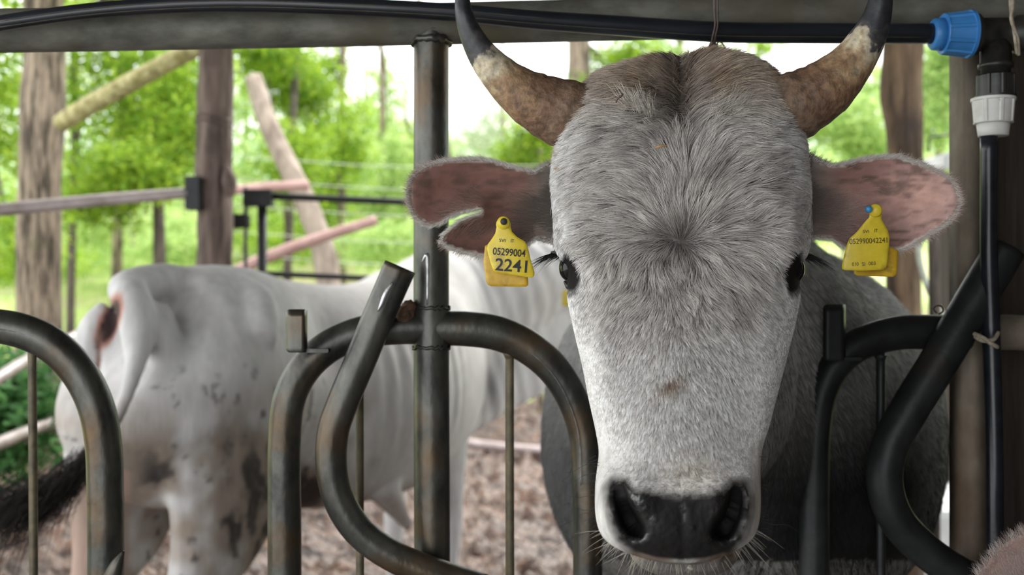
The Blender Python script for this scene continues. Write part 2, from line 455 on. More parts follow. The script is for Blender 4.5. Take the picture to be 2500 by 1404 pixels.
def cols_curves(name, pts, rad, cols, mat, parent, kind='stuff'):
    """pts (n,k,3) hair strands; rad (n,) or (k,); cols (n,3)"""
    n, k, _ = pts.shape
    hc = bpy.data.hair_curves.new(name)
    hc.add_curves([k] * n)
    hc.attributes['position'].data.foreach_set('vector', pts.astype(np.float32).ravel())
    r = hc.attributes.get('radius') or hc.attributes.new('radius', 'FLOAT', 'POINT')
    prof = np.array([1, .95, .8, .5, .12])[:k] if k == 5 else np.linspace(1, .12, k)
    rr = np.broadcast_to(np.asarray(rad, float).reshape(-1, 1), (n, 1)) * prof[None, :]
    r.data.foreach_set('value', rr.astype(np.float32).ravel())
    ca = hc.attributes.new('hcol', 'FLOAT_COLOR', 'CURVE')
    c4 = np.ones((n, 4), np.float32); c4[:, :3] = cols; ca.data.foreach_set('color', c4.ravel())
    hc.materials.append(mat)
    o = bpy.data.objects.new(name, hc)
    link(o, parent)
    if kind: o['kind'] = kind
    return o

def evaluate(obj, mods):
    for typ, kw in mods:
        md = obj.modifiers.new(typ.lower(), typ)
        for a, b in kw.items(): setattr(md, a, b)
    dg = bpy.context.evaluated_depsgraph_get(); dg.update()
    me = bpy.data.meshes.new_from_object(obj.evaluated_get(dg))
    return me

def remeshed(parts, voxel, smooth_it=6, fac=.6):
    V, fs = join(parts)
    o = mesh_np('blank', V, fs)
    me = evaluate(o, [('REMESH', dict(mode='VOXEL', voxel_size=voxel, use_smooth_shade=True)), ('SMOOTH', dict(iterations=smooth_it, factor=fac))])
    bpy.data.objects.remove(o)
    return me

def rings_vf(specs, m=28, sub=5, ex=2.2):
    """specs rows: cx,cy,cz, half-width, half-height ; rings stand across the path"""
    s = crom(specs, sub)
    c = s[:, :3]; T = np.gradient(c, axis=0); T /= np.linalg.norm(T, axis=1)[:, None]
    side = np.cross(T, [0, 0, 1.0]); side /= np.linalg.norm(side, axis=1)[:, None]
    up = np.cross(side, T)
    th = np.linspace(0, 2 * PI, m, endpoint=False); ce, se = np.cos(th), np.sin(th)
    ce = np.sign(ce) * abs(ce) ** (2 / ex); se = np.sign(se) * abs(se) ** (2 / ex)
    R = c[:, None] + side[:, None] * (ce[None, :] * s[:, 3:4])[..., None] + up[:, None] * (se[None, :] * s[:, 4:5])[..., None]
    return loft(R)

def leg_vf(specs, h, m=16, sub=4):
    """vertical limb; specs rows: x,y,z, side radius, fore-aft radius; h heading angle vector"""
    s = crom(specs, sub); c = s[:, :3]; h = np.array([h[0], h[1], 0.]); side = np.array([h[1], -h[0], 0.])
    th = np.linspace(0, 2 * PI, m, endpoint=False)
    R = c[:, None] + side * (np.cos(th)[None, :] * s[:, 3:4])[..., None] + h * (np.sin(th)[None, :] * s[:, 4:5])[..., None]
    V, f = loft(R[::-1])
    return V, f

# ------------------------------------------------------------------ setting: floor, roof, wall, ground, hills
bm = box_vf((-4.5, -3.5, -.12), (1.55, 1.9, 0.0)); tag(bm_obj('floor', bm, M['concrete']), kind='structure')
bm = box_vf((-2.6, -2.0, 2.78), (4.5, 4.9, 2.84)); tag(bm_obj('ceiling', bm, M['tin']), kind='structure')
wbk = empty('wall_back_unseen', (0, -2.0, 0)); tag(wbk, kind='structure')  # unseen planks behind the camera, added so front light enters from the left
for k in range(8):
    x0 = .12 + k * .16
    bm_obj('plank', box_vf((x0, -2.0, 0), (x0 + .153, -1.97 + .004 * (k % 3), 2.78), .003), M['plank'], wbk)
wr = empty('wall_right', (1.1, 0, 0)); tag(wr, kind='structure')
for k in range(20):
    y0 = -1.98 + k * .2
    bm_obj('plank', box_vf((1.10, y0, 0), (1.13 + .004 * (k % 3), y0 + .193, 2.78), .003), M['plank'], wr)
for k in range(2):
    x0 = .862 + k * .125
    bm_obj('plank', box_vf((x0, 1.93 + .004 * (k % 2), .80), (x0 + .118, 1.965 + .004 * (k % 2), 2.78), .003), M['plank'], wr)

def terrain(name, x0, x1, y0, y1, nx, ny, zf, mat, kind='structure', powy=1.0):
    xs = np.linspace(x0, x1, nx); ys = y0 + (y1 - y0) * np.linspace(0, 1, ny) ** powy
    X, Y = np.meshgrid(xs, ys); Z = zf(X, Y)
    return tag(mesh_np(name, np.column_stack([X.ravel(), Y.ravel(), Z.ravel()]), grid_faces(ny, nx, False), mat), kind=kind)

def hill_z(X, Y):
    left = 1 - sst(-3.5, 1.0, X)
    return .05 * (fbm(X * .8, Y * .8, 3) - .5) + sst(8, 30, Y) * (1.2 + 2.0 * left) + sst(28, 60, Y) * 3.0 - .02
def mud_z(X, Y):
    n = fbm(X * 3.2 + 5, Y * 3.2, 3); c = fbm(X * 11, Y * 11 + 7, 3); e = fbm(X * 30, Y * 30, 2)
    z = .14 * (n - .5) + .26 * np.abs(c - .48) * 1.2 + .05 * e
    return np.maximum(z, -.012) + hill_z(X, Y) * sst(7, 12, Y) - .0
terrain('floor_mud_yard', -4.5, 4.5, 1.9, 11.5, 300, 420, mud_z, M['mud'], powy=1.5)
terrain('floor_meadow', -45, 45, 10.5, 95, 200, 180, lambda X, Y: hill_z(X, Y) + .12 * (fbm(X * 1.5, Y * 1.5, 3) - .5), M['meadow'], powy=1.6)
terrain('floor_meadow_left', -16, -4.4, 1.5, 12, 60, 60, lambda X, Y: hill_z(X, Y), M['meadow'])
terrain('floor_meadow_right', 4.4, 16, 1.5, 12, 60, 60, lambda X, Y: hill_z(X, Y), M['meadow'])
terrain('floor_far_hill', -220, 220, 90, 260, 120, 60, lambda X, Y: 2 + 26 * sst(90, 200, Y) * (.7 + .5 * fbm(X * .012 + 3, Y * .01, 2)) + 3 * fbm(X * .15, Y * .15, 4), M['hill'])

# ------------------------------------------------------------------ trees and undergrowth
def leaves_mesh(name, blobs, n, size, mat, seed, parent=False):
    r = np.random.default_rng(seed)
    B = np.asarray(blobs, float); wv = B[:, 3] * B[:, 4] * B[:, 5]; k = r.choice(len(B), n, p=wv / wv.sum())
    # leaves sit in sprays: spray centres in the blob, leaves round them
    ns = max(8, n // 14); kb = r.choice(len(B), ns, p=wv / wv.sum())
    d = r.normal(size=(ns, 3)); d /= np.linalg.norm(d, axis=1)[:, None]
    sc_ = B[kb, :3] + d * B[kb, 3:6] * (r.random((ns, 1)) ** .45)
    q = r.integers(0, ns, n)
    c = sc_[q] + r.normal(size=(n, 3)) * np.array([1.6, 1.6, .8]) * size * 1.5
    nrm = r.normal(size=(n, 3)) * .75 + np.array([0, 0, 1.0]); nrm /= np.linalg.norm(nrm, axis=1)[:, None]
    a = np.cross(nrm, r.normal(size=(n, 3))); a /= np.linalg.norm(a, axis=1)[:, None]; b = np.cross(nrm, a)
    s = size * r.uniform(.6, 1.3, (n, 1))
    V = np.stack([c - a * s, c + b * s * .42 - nrm * s * .12, c + a * s - nrm * s * .25, c - b * s * .42 - nrm * s * .12], 1).reshape(-1, 3)
    i = 4 * np.arange(n)[:, None]
    f = np.vstack([i + [0, 1, 2], i + [0, 2, 3]])
    rr = np.repeat(np.clip(r.random(n) * .7 + .3 * r.random(ns)[q], 0, 1), 4)
    return mesh_np(name, V, f, mat, parent, False, attrs={'rnd': rr})

def trunk_pts(x, y, h, r, lean=(0, 0), seed=0, base=None):
    rr = np.random.default_rng(seed); z0 = float(hill_z(np.array(x), np.array(y))) if base is None else base
    t = np.linspace(0, 1, 7)
    pts = np.column_stack([x + lean[0] * t + rr.normal(0, .02, 7) * h * .1, y + lean[1] * t + rr.normal(0, .02, 7) * h * .1, z0 - .15 + h * t])
    return pts, r * (1 - .45 * t) * np.r_[1.25, np.ones(6)]

def tree(px, y, h, r, blobs, n, size, leaf, bark, label, group='trees behind the yard', lean=(0, 0), seed=0, name='broadleaf_tree'):
    x = (px - 1250) / F * y
    t = empty(name, (x, y, 0)); tag(t, label, 'tree', group)
    p, rad = trunk_pts(x, y, h, r, lean, seed)
    tube('trunk', p, rad, bark, t, seg=14, sm=5, rough=.12, seed=seed)
    bl = []
    rs = np.random.default_rng(seed + 50)
    for (bx, by, rx, rz) in blobs:      # bx,by: photo pixels of a crown lobe, radii in pixels
        c = P(bx, by, y + rs.uniform(-.06, .06) * y); s = y / F
        bl.append([*c, rx * s, min(rx * s, .9), rz * s])
        i = int(rs.integers(2, 6)); a = p[i]
        if abs(a[2] - c[2]) < 3.5:
            mid = (a + c) / 2 + np.array([0, 0, .12]) * np.linalg.norm(c - a)
            tube('branch', [a, mid, c], [r * .35, r * .22, r * .08], bark, t, seg=7, sm=4)
    o = leaves_mesh('foliage', bl, n, size, leaf, seed + 9, t); o['kind'] = 'stuff'
    return t

T = [  # px, depth, height, trunk r, lobes, leaves, leaf size, leaf, bark, label
    (-130, 8.0, 6, .12, [(-20, 330, 130, 150), (30, 560, 110, 100), (-60, 120, 180, 120)], 5000, .038, 'leaf', 'bark_dark', 'broad green tree at the left edge behind the big trunk', (.1, .2)),
    (170, 10.5, 5.5, .05, [(230, 210, 130, 110), (350, 330, 130, 120), (200, 420, 110, 90), (400, 180, 140, 90), (300, 60, 260, 60)], 11000, .04, 'leaf', 'bark_dark', 'leafy tree with a thin dark stem beside the big left trunk', (.05, .1)),
    (405, 9.5, 3.2, .075, [(330, 420, 110, 70), (440, 330, 80, 90), (250, 500, 90, 60), (430, 230, 90, 90)], 8500, .036, 'leaf', 'bark_dark', 'dark-stemmed tree whose leaves hang behind the wooden post', (-.1, 0)),
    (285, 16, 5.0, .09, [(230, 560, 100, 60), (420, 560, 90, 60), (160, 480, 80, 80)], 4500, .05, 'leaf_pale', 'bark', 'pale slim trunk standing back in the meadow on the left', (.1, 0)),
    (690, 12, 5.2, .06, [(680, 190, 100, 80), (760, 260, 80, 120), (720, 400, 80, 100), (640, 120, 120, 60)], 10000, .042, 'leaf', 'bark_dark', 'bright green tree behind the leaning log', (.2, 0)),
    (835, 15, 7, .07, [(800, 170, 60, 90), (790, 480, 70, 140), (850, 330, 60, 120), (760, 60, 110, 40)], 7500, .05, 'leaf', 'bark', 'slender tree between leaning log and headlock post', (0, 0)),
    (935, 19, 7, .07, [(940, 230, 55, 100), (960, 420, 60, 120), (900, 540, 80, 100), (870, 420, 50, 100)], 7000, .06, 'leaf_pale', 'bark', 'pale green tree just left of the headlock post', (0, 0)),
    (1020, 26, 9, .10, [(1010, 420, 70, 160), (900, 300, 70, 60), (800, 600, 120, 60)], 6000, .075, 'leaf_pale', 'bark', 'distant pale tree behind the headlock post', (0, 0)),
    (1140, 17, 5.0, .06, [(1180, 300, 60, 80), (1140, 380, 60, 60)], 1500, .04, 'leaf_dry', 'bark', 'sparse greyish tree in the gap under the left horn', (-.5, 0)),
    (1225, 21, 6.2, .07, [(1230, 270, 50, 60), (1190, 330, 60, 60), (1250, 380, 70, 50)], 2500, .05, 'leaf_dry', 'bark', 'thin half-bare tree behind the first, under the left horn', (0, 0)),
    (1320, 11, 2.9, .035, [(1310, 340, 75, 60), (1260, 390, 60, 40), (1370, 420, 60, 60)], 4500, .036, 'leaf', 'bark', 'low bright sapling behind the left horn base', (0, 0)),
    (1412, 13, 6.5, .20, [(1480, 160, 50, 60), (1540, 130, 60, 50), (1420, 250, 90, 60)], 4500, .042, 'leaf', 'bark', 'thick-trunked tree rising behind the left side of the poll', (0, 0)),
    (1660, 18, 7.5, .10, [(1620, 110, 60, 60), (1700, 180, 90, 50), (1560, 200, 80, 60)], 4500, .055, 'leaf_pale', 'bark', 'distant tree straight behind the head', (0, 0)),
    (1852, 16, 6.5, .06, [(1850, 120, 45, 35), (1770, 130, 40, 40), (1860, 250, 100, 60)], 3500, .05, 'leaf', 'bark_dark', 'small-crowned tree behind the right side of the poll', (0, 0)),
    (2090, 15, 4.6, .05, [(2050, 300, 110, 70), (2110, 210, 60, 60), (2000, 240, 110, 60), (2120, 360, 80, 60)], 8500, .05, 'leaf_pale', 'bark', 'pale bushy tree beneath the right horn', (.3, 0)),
    (2290, 13, 5, .05, [(2290, 200, 60, 80), (2280, 300, 60, 60), (2330, 120, 60, 60)], 5000, .045, 'leaf_pale', 'bark', 'pale tree seen past the tan wooden post', (0, 0)),
]
for k_, (px, y) in enumerate([(-1900, 8), (-1250, 11), (-700, 9), (-420, 14), (2780, 10), (3150, 13), (3700, 9), (4400, 12)]):
    T.append((px, y, 6.5, .09, [(px, 250, 200, 150), (px + 130, 420, 150, 100), (px - 120, 380, 150, 100), (px + 40, 80, 180, 120)], 5000, .05, 'leaf', 'bark',
              ['first', 'second', 'third', 'fourth'][k_ % 4] + ' leafy tree ' + ('left' if px < 0 else 'right') + ' of the yard, outside the picture', (0, 0)))
for i, (px, y, h, r, bl, n, s, lf, bk, lab, lean) in enumerate(T):
    tree(px, y, h, r, bl, n, s, M[lf], M[bk], lab, lean=lean, seed=i * 7 + 1)

FILL = [(-60, 22, 150, 60), (60, 19, 150, 60), (190, 24, 150, 60), (320, 21, 160, 60), (450, 25, 170, 60), (600, 20, 190, 70), (700, 26, 230, 70), (800, 22, 260, 70), (890, 28, 240, 60), (990, 23, 270, 60), (1090, 29, 330, 60),
        (1180, 24, 380, 60), (1270, 27, 360, 70), (1360, 22, 330, 70), (1950, 24, 240, 80), (2060, 28, 200, 80), (2180, 22, 230, 80), (2300, 25, 200, 80), (2420, 21, 200, 80)]
nth = ['first', 'second', 'third', 'fourth', 'fifth', 'sixth', 'seventh', 'eighth', 'ninth', 'tenth', 'eleventh', 'twelfth', 'thirteenth', 'fourteenth', 'fifteenth', 'sixteenth', 'seventeenth', 'eighteenth', 'nineteenth']
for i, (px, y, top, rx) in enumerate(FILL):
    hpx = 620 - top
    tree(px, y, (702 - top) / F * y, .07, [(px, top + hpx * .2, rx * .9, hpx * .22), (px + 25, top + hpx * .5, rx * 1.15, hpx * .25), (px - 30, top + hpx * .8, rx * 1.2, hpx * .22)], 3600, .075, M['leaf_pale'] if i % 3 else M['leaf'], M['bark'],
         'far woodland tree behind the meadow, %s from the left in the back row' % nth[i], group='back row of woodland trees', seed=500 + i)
# hedge-like undergrowth along the edge of the meadow
for i, (px, y, rx, rz, py, n, lf, lab) in enumerate([
        (-40, 4.6, 150, 150, 1010, 3600, 'leaf_dark', 'dark nettle clump at the lower left behind the thin rod'),
        (60, 13, 170, 60, 640, 2500, 'leaf', 'low green bush behind the foot of the big left trunk'),
        (260, 18, 160, 50, 625, 2500, 'leaf_pale', 'pale low bush in the meadow on the left'),
        (430, 15, 90, 50, 610, 1800, 'leaf_pale', 'pale low bush behind the rear animal\'s back'),
        (700, 16, 140, 60, 590, 2600, 'leaf', 'green bush behind the metal gate'),
        (930, 14, 120, 60, 600, 2600, 'leaf_pale', 'pale green bush behind the end of the pink pole'),
        (1120, 14, 120, 60, 560, 2200, 'leaf_pale', 'pale green bush behind the headlock post'),
        (1330, 15, 90, 50, 560, 1800, 'leaf_pale', 'pale green bush behind the notched ear'),
        (1335, 16, 70, 25, 930, 500, 'leaf', 'small green weed patch beyond the mud'),
        (2060, 20, 140, 60, 420, 2600, 'leaf_pale', 'pale bush low behind the right ear'),
        (2300, 17, 90, 70, 420, 2000, 'leaf_pale', 'pale bush behind the white block')]):
    c = P(px, py, y); s = y / F
    z0 = float(hill_z(c[0], c[1])); 
    o = leaves_mesh('bush', [[c[0], c[1], c[2], rx * s, min(rx * s, .8), rz * s]], n, .04 if y < 6 else .045, M[lf], 300 + i, None)
    tag(o, lab, 'bush', 'undergrowth round the yard')

r = np.random.default_rng(5); n = 26000
gx = r.uniform(-11, 6, n); gy = 8 + 20 * r.random(n) ** 1.3; gz = hill_z(gx, gy)
keep = (gy > 11.5) | (abs(gx) > 4.4); gx, gy, gz = gx[keep], gy[keep], gz[keep]; n = len(gx)
hgt = r.uniform(.08, .28, n); a = r.uniform(0, 2 * PI, n); wd = .012
V = np.stack([np.column_stack([gx - wd * np.cos(a), gy - wd * np.sin(a), gz - .06]), np.column_stack([gx + wd * np.cos(a), gy + wd * np.sin(a), gz - .06]),
              np.column_stack([gx + .3 * hgt * np.sin(a * 3), gy + .3 * hgt * np.cos(a * 2), gz + hgt])], 1).reshape(-1, 3)
o = mesh_np('meadow_grass', V, np.arange(3 * n).reshape(-1, 3), M['grass'], None, False, attrs={'rnd': np.repeat(r.random(n), 3)})
tag(o, 'tall spring grass in the meadow behind the yard', 'grass', kind='stuff')

# big left trunk with vertical bark ridges
t = empty('large_tree', (*P(98, 702, 6.3)[:2], 0)); tag(t, 'large grey-barked trunk at the left, the thickest one, standing close behind the yard', 'tree')
tp = crom([[*P(105, -120, 6.3), 46], [*P(108, 130, 6.3), 48], [*P(104, 250, 6.3), 54], [*P(103, 330, 6.3), 52], [*P(98, 420, 6.3), 50], [*P(96, 560, 6.3), 52], [*P(95, 760, 6.3), 54], [*P(95, 1270, 6.3), 66]], 14)
T3, A3, B3 = frames(tp[:, :3]); seg = 72; th = np.linspace(0, 2 * PI, seg, endpoint=False)
L = tp[:, 2][:, None]
rr_ = tp[:, 3:4] * 6.3 / F * (1 + .07 * (np.abs(fbm(th[None, :] * 5, L * 2.2 + 0 * th[None, :], 3) - .5) * 2 - .4) + .05 * (fbm(th[None, :] * 1.5, L * 1.3 + 9, 2) - .5))
R = tp[:, None, :3] + A3[:, None] * (np.cos(th)[None, :] * rr_)[..., None] + B3[:, None] * (np.sin(th)[None, :] * rr_)[..., None]
V, fs = loft(R); mesh_np('trunk', V, fs, M['bark'], t)
tube('branch', [P(105, 100, 6.3), P(250, 10, 6.1), P(330, -90, 5.9)], [.05, .035, .02], M['bark'], t, seg=8, sm=4)
o = leaves_mesh('foliage', [[*P(330, -60, 6.0), .5, .5, .16], [*P(30, 10, 6.4), .35, .4, .08], [*P(120, -130, 6.3), .9, .8, .2]], 2600, .036, M['leaf'], 77, t); o['kind'] = 'stuff'

# ------------------------------------------------------------------ yard posts, poles, gate
def post(name, pp, rpx, mat, label, cat='post', rough=.10, seed=1, **k):
    o = pxtube(name, pp, rpx, mat, None, sm=8, seg=40, rough=rough, seed=seed, **k)
    return tag(o, label, cat)
wp = empty('wooden_post', (*P(526, 702, 4.75)[:2], 0)); tag(wp, 'weathered upright wooden post between the lichen log and the gate', 'post')
pxtube('post_shaft', [(527, -90, 4.75), (527, 120, 4.75), (524, 300, 4.75), (522, 450, 4.75), (526, 560, 4.75), (520, 760, 4.75), (520, 1470, 4.75)], [42, 42, 43, 44, 44, 42, 46], M['wood'], wp, sm=10, seg=44, rough=.13, seed=3)
for zz in (290, 303):
    th = np.linspace(0, 2 * PI, 26); c = P(525, zz, 4.75); rr0 = .0835
    tube('wire_wrap', np.column_stack([c[0] + rr0 * np.cos(th), c[1] + rr0 * np.sin(th), c[2] + .012 * np.sin(th * 2)]), .0035, M['wire'], wp, seg=6)
bm_obj('hinge_plate', box_vf(P(464, 515, 4.70) , P(486, 430, 4.62), .003), M['pipe_dark'], wp)
pxtube('knot', [(556, 410, 4.68), (560, 445, 4.66), (562, 480, 4.67)], [8, 17, 9], M['wood'], wp, sm=4, rough=.25)
post('wooden_post', [(2208, -60, 4.1), (2206, 110, 4.1), (2200, 230, 4.1), (2208, 330, 4.1), (2212, 480, 4.1), (2205, 700, 4.1), (2210, 1000, 4.1), (2215, 1620, 4.1)], [50, 49, 50, 44, 44, 42, 40, 44], M['wood_tan'], 'split tan wooden post with knots, between right horn and rusty steel post', seed=8)
for i, (x, y) in enumerate([]): pass
post('leaning_log', [(618, 188, 7.0), (650, 290, 6.95), (690, 380, 6.9), (735, 470, 6.85), (775, 570, 6.8), (800, 680, 6.75), (840, 1150, 6.5)], [21, 24, 25, 27, 28, 30, 34], M['log'], 'peeled grey log leaning behind the gate', 'log', seed=12)
post('lichen_log', [(150, 300, 5.95), (210, 262, 5.8), (300, 212, 5.55), (400, 158, 5.3), (520, 95, 4.95)], [22, 23, 23, 22, 22], M['lichen'], 'yellow lichen-covered log slanting from big trunk up to wooden post', 'log', rough=.06, seed=4)
tag(pxtube('steel_pipe', [(-160, 527, 3.85), (0, 512, 4.05), (230, 490, 4.35), (468, 470, 4.66)], [16, 16, 15.5, 13], M['grey_pipe'], None), 'long grey pipe running from the left edge to the wooden post', 'pipe')
tag(pxtube('steel_pipe', [(-260, 1105, 3.3), (0, 922, 4.0), (90, 868, 4.4), (260, 785, 5.2)], [18, 16, 14, 12], M['grey_pipe'], None), 'slanting grey pipe at lower left, upper of the two above the nettles', 'pipe')
tag(pxtube('steel_pipe', [(-260, 1190, 3.3), (0, 1082, 4.0), (90, 1045, 4.4), (260, 985, 5.2)], [18, 16, 14, 12], M['grey_pipe'], None), 'slanting grey pipe at lower left, lower of the two above the nettles', 'pipe')
post('pink_pole', [(480, 470, 6.2), (570, 464, 6.2), (660, 456, 6.3), (752, 452, 6.4)], [12, 12, 12, 12], M['pink'], 'level pinkish pole between wooden post and leaning log', 'pole', rough=.08, seed=6)
post('pink_pole', [(520, 690, 5.9), (660, 625, 6.0), (800, 575, 6.1), (918, 538, 6.2)], [14, 15, 13.5, 12], M['pink'], 'slanting pinkish pole whose end hangs free near the headlock post', 'pole', rough=.08, seed=9)

g = empty('yard_gate', (*P(640, 702, 5.0)[:2], 0)); tag(g, 'dark steel gate behind the rear animal, hinged to wooden post', 'gate')
bm_obj('hinge_box', box_vf(P(602, 506, 5.04), P(662, 462, 4.96), .004), M['pipe_dark'], g)
bm_obj('hinge_box', box_vf(P(556, 558, 4.92), P(604, 522, 4.86), .006), M['pipe_dark'], g)
tube('gate_stile', [P(640, 500, 5.0), P(640, 1200, 5.0)], .0225, M['pipe_dark'], g, seg=12)
tube('gate_stile', [P(600, 456, 5.0), P(599, 1200, 5.0)], .009, M['pipe_dark'], g, seg=8)
tube('gate_rail', [P(660, 479, 5.0), P(1010, 494, 5.25), P(1380, 508, 5.5)], .017, M['pipe_dark'], g, seg=12)
tube('gate_rail', [P(640, 668, 5.0), P(1010, 684, 5.25), P(1380, 690, 5.5)], .014, M['pipe_dark'], g, seg=12)
tube('gate_rail', [P(640, 900, 5.0), P(1010, 880, 5.25), P(1380, 870, 5.5)], .014, M['pipe_dark'], g, seg=12)
tag(pxtube('steel_pipe', [(1120, 1080, 8.3), (1240, 1094, 8.2), (1420, 1108, 8.1)], [12, 12, 12], M['grey_pipe'], None), 'grey pipe lying across the mud beyond the front legs', 'pipe')
for i, yy in enumerate((400, 455, 520, 585, 640)):
    tag(tube('fence_wire', [P(560, yy - 20, 9), P(1000, yy + 8, 9.5), P(1500, yy, 10)], .004, M['white_pipe'], None, seg=5, sm=6),
        'thin pale strand of the wire fence, %s from the top' % ['first', 'second', 'third', 'fourth', 'fifth'][i], 'wire', 'wire fence strands')

# things past the right rusty post
wb = empty('white_block', (*P(2282, 702, 5.2)[:2], 0)); tag(wb, 'pale whitewashed block standing past the tan wooden post', 'block')
bm_obj('block_body', box_vf(P(2248, 424, 5.3), P(2345, 372, 5.0), .01), M['white_wall'], wb)
bm_obj('pedestal', box_vf(P(2280, 2000, 5.3) * np.array([1, 1, 0]) , P(2320, 424, 5.05), .01), M['plank'], wb)
fr = empty('black_pipe_frame', (*P(2290, 702, 4.9)[:2], 0)); tag(fr, 'thin black bent pipe above the white block', 'frame')
tube('bent_pipe', [P(2268, 372, 5.1), P(2268, 340, 5.1), P(2272, 334, 5.1), P(2340, 328, 5.1)], .006, M['pipe_dark'], fr, seg=8)
tag(pxtube('pale_strip', [(2238, 560, 3.6), (2246, 640, 3.6), (2268, 710, 3.6), (2296, 760, 3.6), (2330, 830, 3.6), (2345, 1000, 3.6), (2340, 1680, 3.6)], [7] * 7, M['white_pipe'], None), 'pale bent plastic strip behind the rusty steel post', 'strip')
tag(bm_obj('concrete_slab', box_vf((1.55, 4.4, 0.02), (3.3, 6.6, .42), .02), M['white_wall']), 'bright whitish concrete slab glimpsed beside the rusty post', 'slab')
post('wooden_post', [(2280, 560, 3.3), (2282, 800, 3.3), (2280, 1110, 3.3), (2280, 1760, 3.3)], [14, 14, 15, 16], M['bark_dark'], 'thin dark wooden stake beside the rusty steel post', seed=18)

# ------------------------------------------------------------------ headlock barrier
def fd(px): return 1.62 + .16 * (px + 300) / 2700.0
def fp(px, py, off=0): return (px, py, fd(px) + off)
fb = empty('headlock_barrier', (*P(1053, 702, fd(1053))[:2], 0)); tag(fb, 'grey steel headlock feed barrier that the animals stand behind', 'barrier')
FB_shaded = M['pipe_dark']  # right-hand arch, lock bar and hook: shade put into the pipe colour
pxtube('top_rail', [fp(-700, 82), fp(0, 75), fp(800, 64), fp(1600, 45), fp(2500, 22), fp(3000, 10)], [54, 53, 50, 51, 51, 51], M['rail'], fb, seg=28)
GROUND_PY = lambda px: 702 + CAMZ / fd(px) * F
pxtube('post', [fp(1053, 80), fp(1053, 110), fp(1053, 800), fp(1055, 1404), fp(1055, GROUND_PY(1055) - 1)], [47, 43, 43.5, 44, 44], M['pipe'], fb, seg=32)
pxtube('post', [fp(-110, 80), fp(-110, 800), fp(-110, GROUND_PY(-110) - 1)], [44, 44, 44], M['pipe'], fb, seg=24)
bm = box_vf(P(2315, GROUND_PY(2350) - 1, 1.83), P(2412, 60, 1.765), .004); bm_obj('post', bm, M['rust_post'], fb, True)
def weld(px, py, r, w=.004):
    th = np.linspace(0, 2 * PI, 40); c = P(px, py, fd(px)); rg = np.random.default_rng(int(px))
    q = np.column_stack([c[0] + r * np.cos(th), c[1] + r * np.sin(th), c[2] + .002 * rg.normal(size=40)])
    tube('weld_bead', q, w * (1 + .25 * rg.normal(size=40)).clip(.6, 1.5), M['pipe'], fb, seg=6)
weld(1053, 103, .0295, .005); weld(1053, 752, .0285, .0025); weld(1053, 848, .0285, .0025)
# arches
Lf = [fp(-110, 795), fp(-20, 795), fp(60, 810), fp(130, 845), fp(190, 905), fp(232, 985), fp(252, 1080), fp(257, 1200), fp(259, 1420), fp(260, GROUND_PY(260) - 1)]
pxtube('arch_tube', Lf, [42, 42, 43, 43, 43, 43, 43, 43, 43, 43], M['pipe'], fb, seg=26, sm=10)
Ca = [fp(1053, 800), fp(960, 802), fp(880, 812), fp(800, 848), fp(740, 905), fp(705, 980), fp(695, 1080), fp(694, 1200), fp(695, 1420), fp(696, GROUND_PY(700) - 1)]
pxtube('arch_tube', Ca, [40, 40, 40, 40, 40, 40, 40, 40, 41, 41], M['pipe'], fb, seg=26, sm=10)
Cb = [fp(1053, 802), fp(1140, 803), fp(1220, 815), fp(1290, 848), fp(1350, 900), fp(1395, 970), fp(1425, 1060), fp(1432, 1180), fp(1435, 1420), fp(1436, GROUND_PY(1436) - 1)]
pxtube('arch_tube', Cb, [42, 43, 43, 42, 40, 38, 37, 36, 36, 36], M['pipe'], fb, seg=26, sm=10)
Ra = [fp(2360, 812), fp(2290, 812), fp(2200, 812), fp(2110, 835), fp(2050, 880), fp(2010, 950), fp(1992, 1050), fp(1988, 1200), fp(1988, 1420), fp(1988, GROUND_PY(1988) - 1)]
pxtube('arch_tube', Ra, [43, 43, 42, 40, 38, 37, 36, 36, 36, 36], FB_shaded, fb, seg=26, sm=10)
pxtube('arch_tube', [fp(2400, 812), fp(2520, 815), fp(2700, 850)], [43, 43, 43], M['rust_post'], fb, seg=26)
for px_, y0, mt, rr0 in ((78, 812, 'rod', 10.5), (878, 830, 'rod', 10), (1244, 835, 'rod', 11), (2150, 840, 'pipe_dark', 11)):
    pxtube('rod', [fp(px_, y0), fp(px_ + (4 if px_ < 500 else 1), 1404), fp(px_ + 6, GROUND_PY(px_) - 1)], [rr0, rr0, rr0], M[mt], fb, seg=14)
    c = P(px_, y0 + 33, fd(px_)); tube('weld_bead', [c + [0, 0, .004], c, c - [0, 0, .006]], [.012, .0095, .007], M[mt], fb, seg=10)
for path, dx, dy in ((Cb[1:8], -7, 6), (Lf[1:7], -7, 6)):
    sp_ = [(x + dx * (i / 3.), y + dy, d - 42 * d / F * .97) for i, (x, y, d) in enumerate(path)]
    pxtube('pipe_seam', sp_, [1.3] * len(sp_), M['weld_dull'], fb, seg=6, rough=.6)
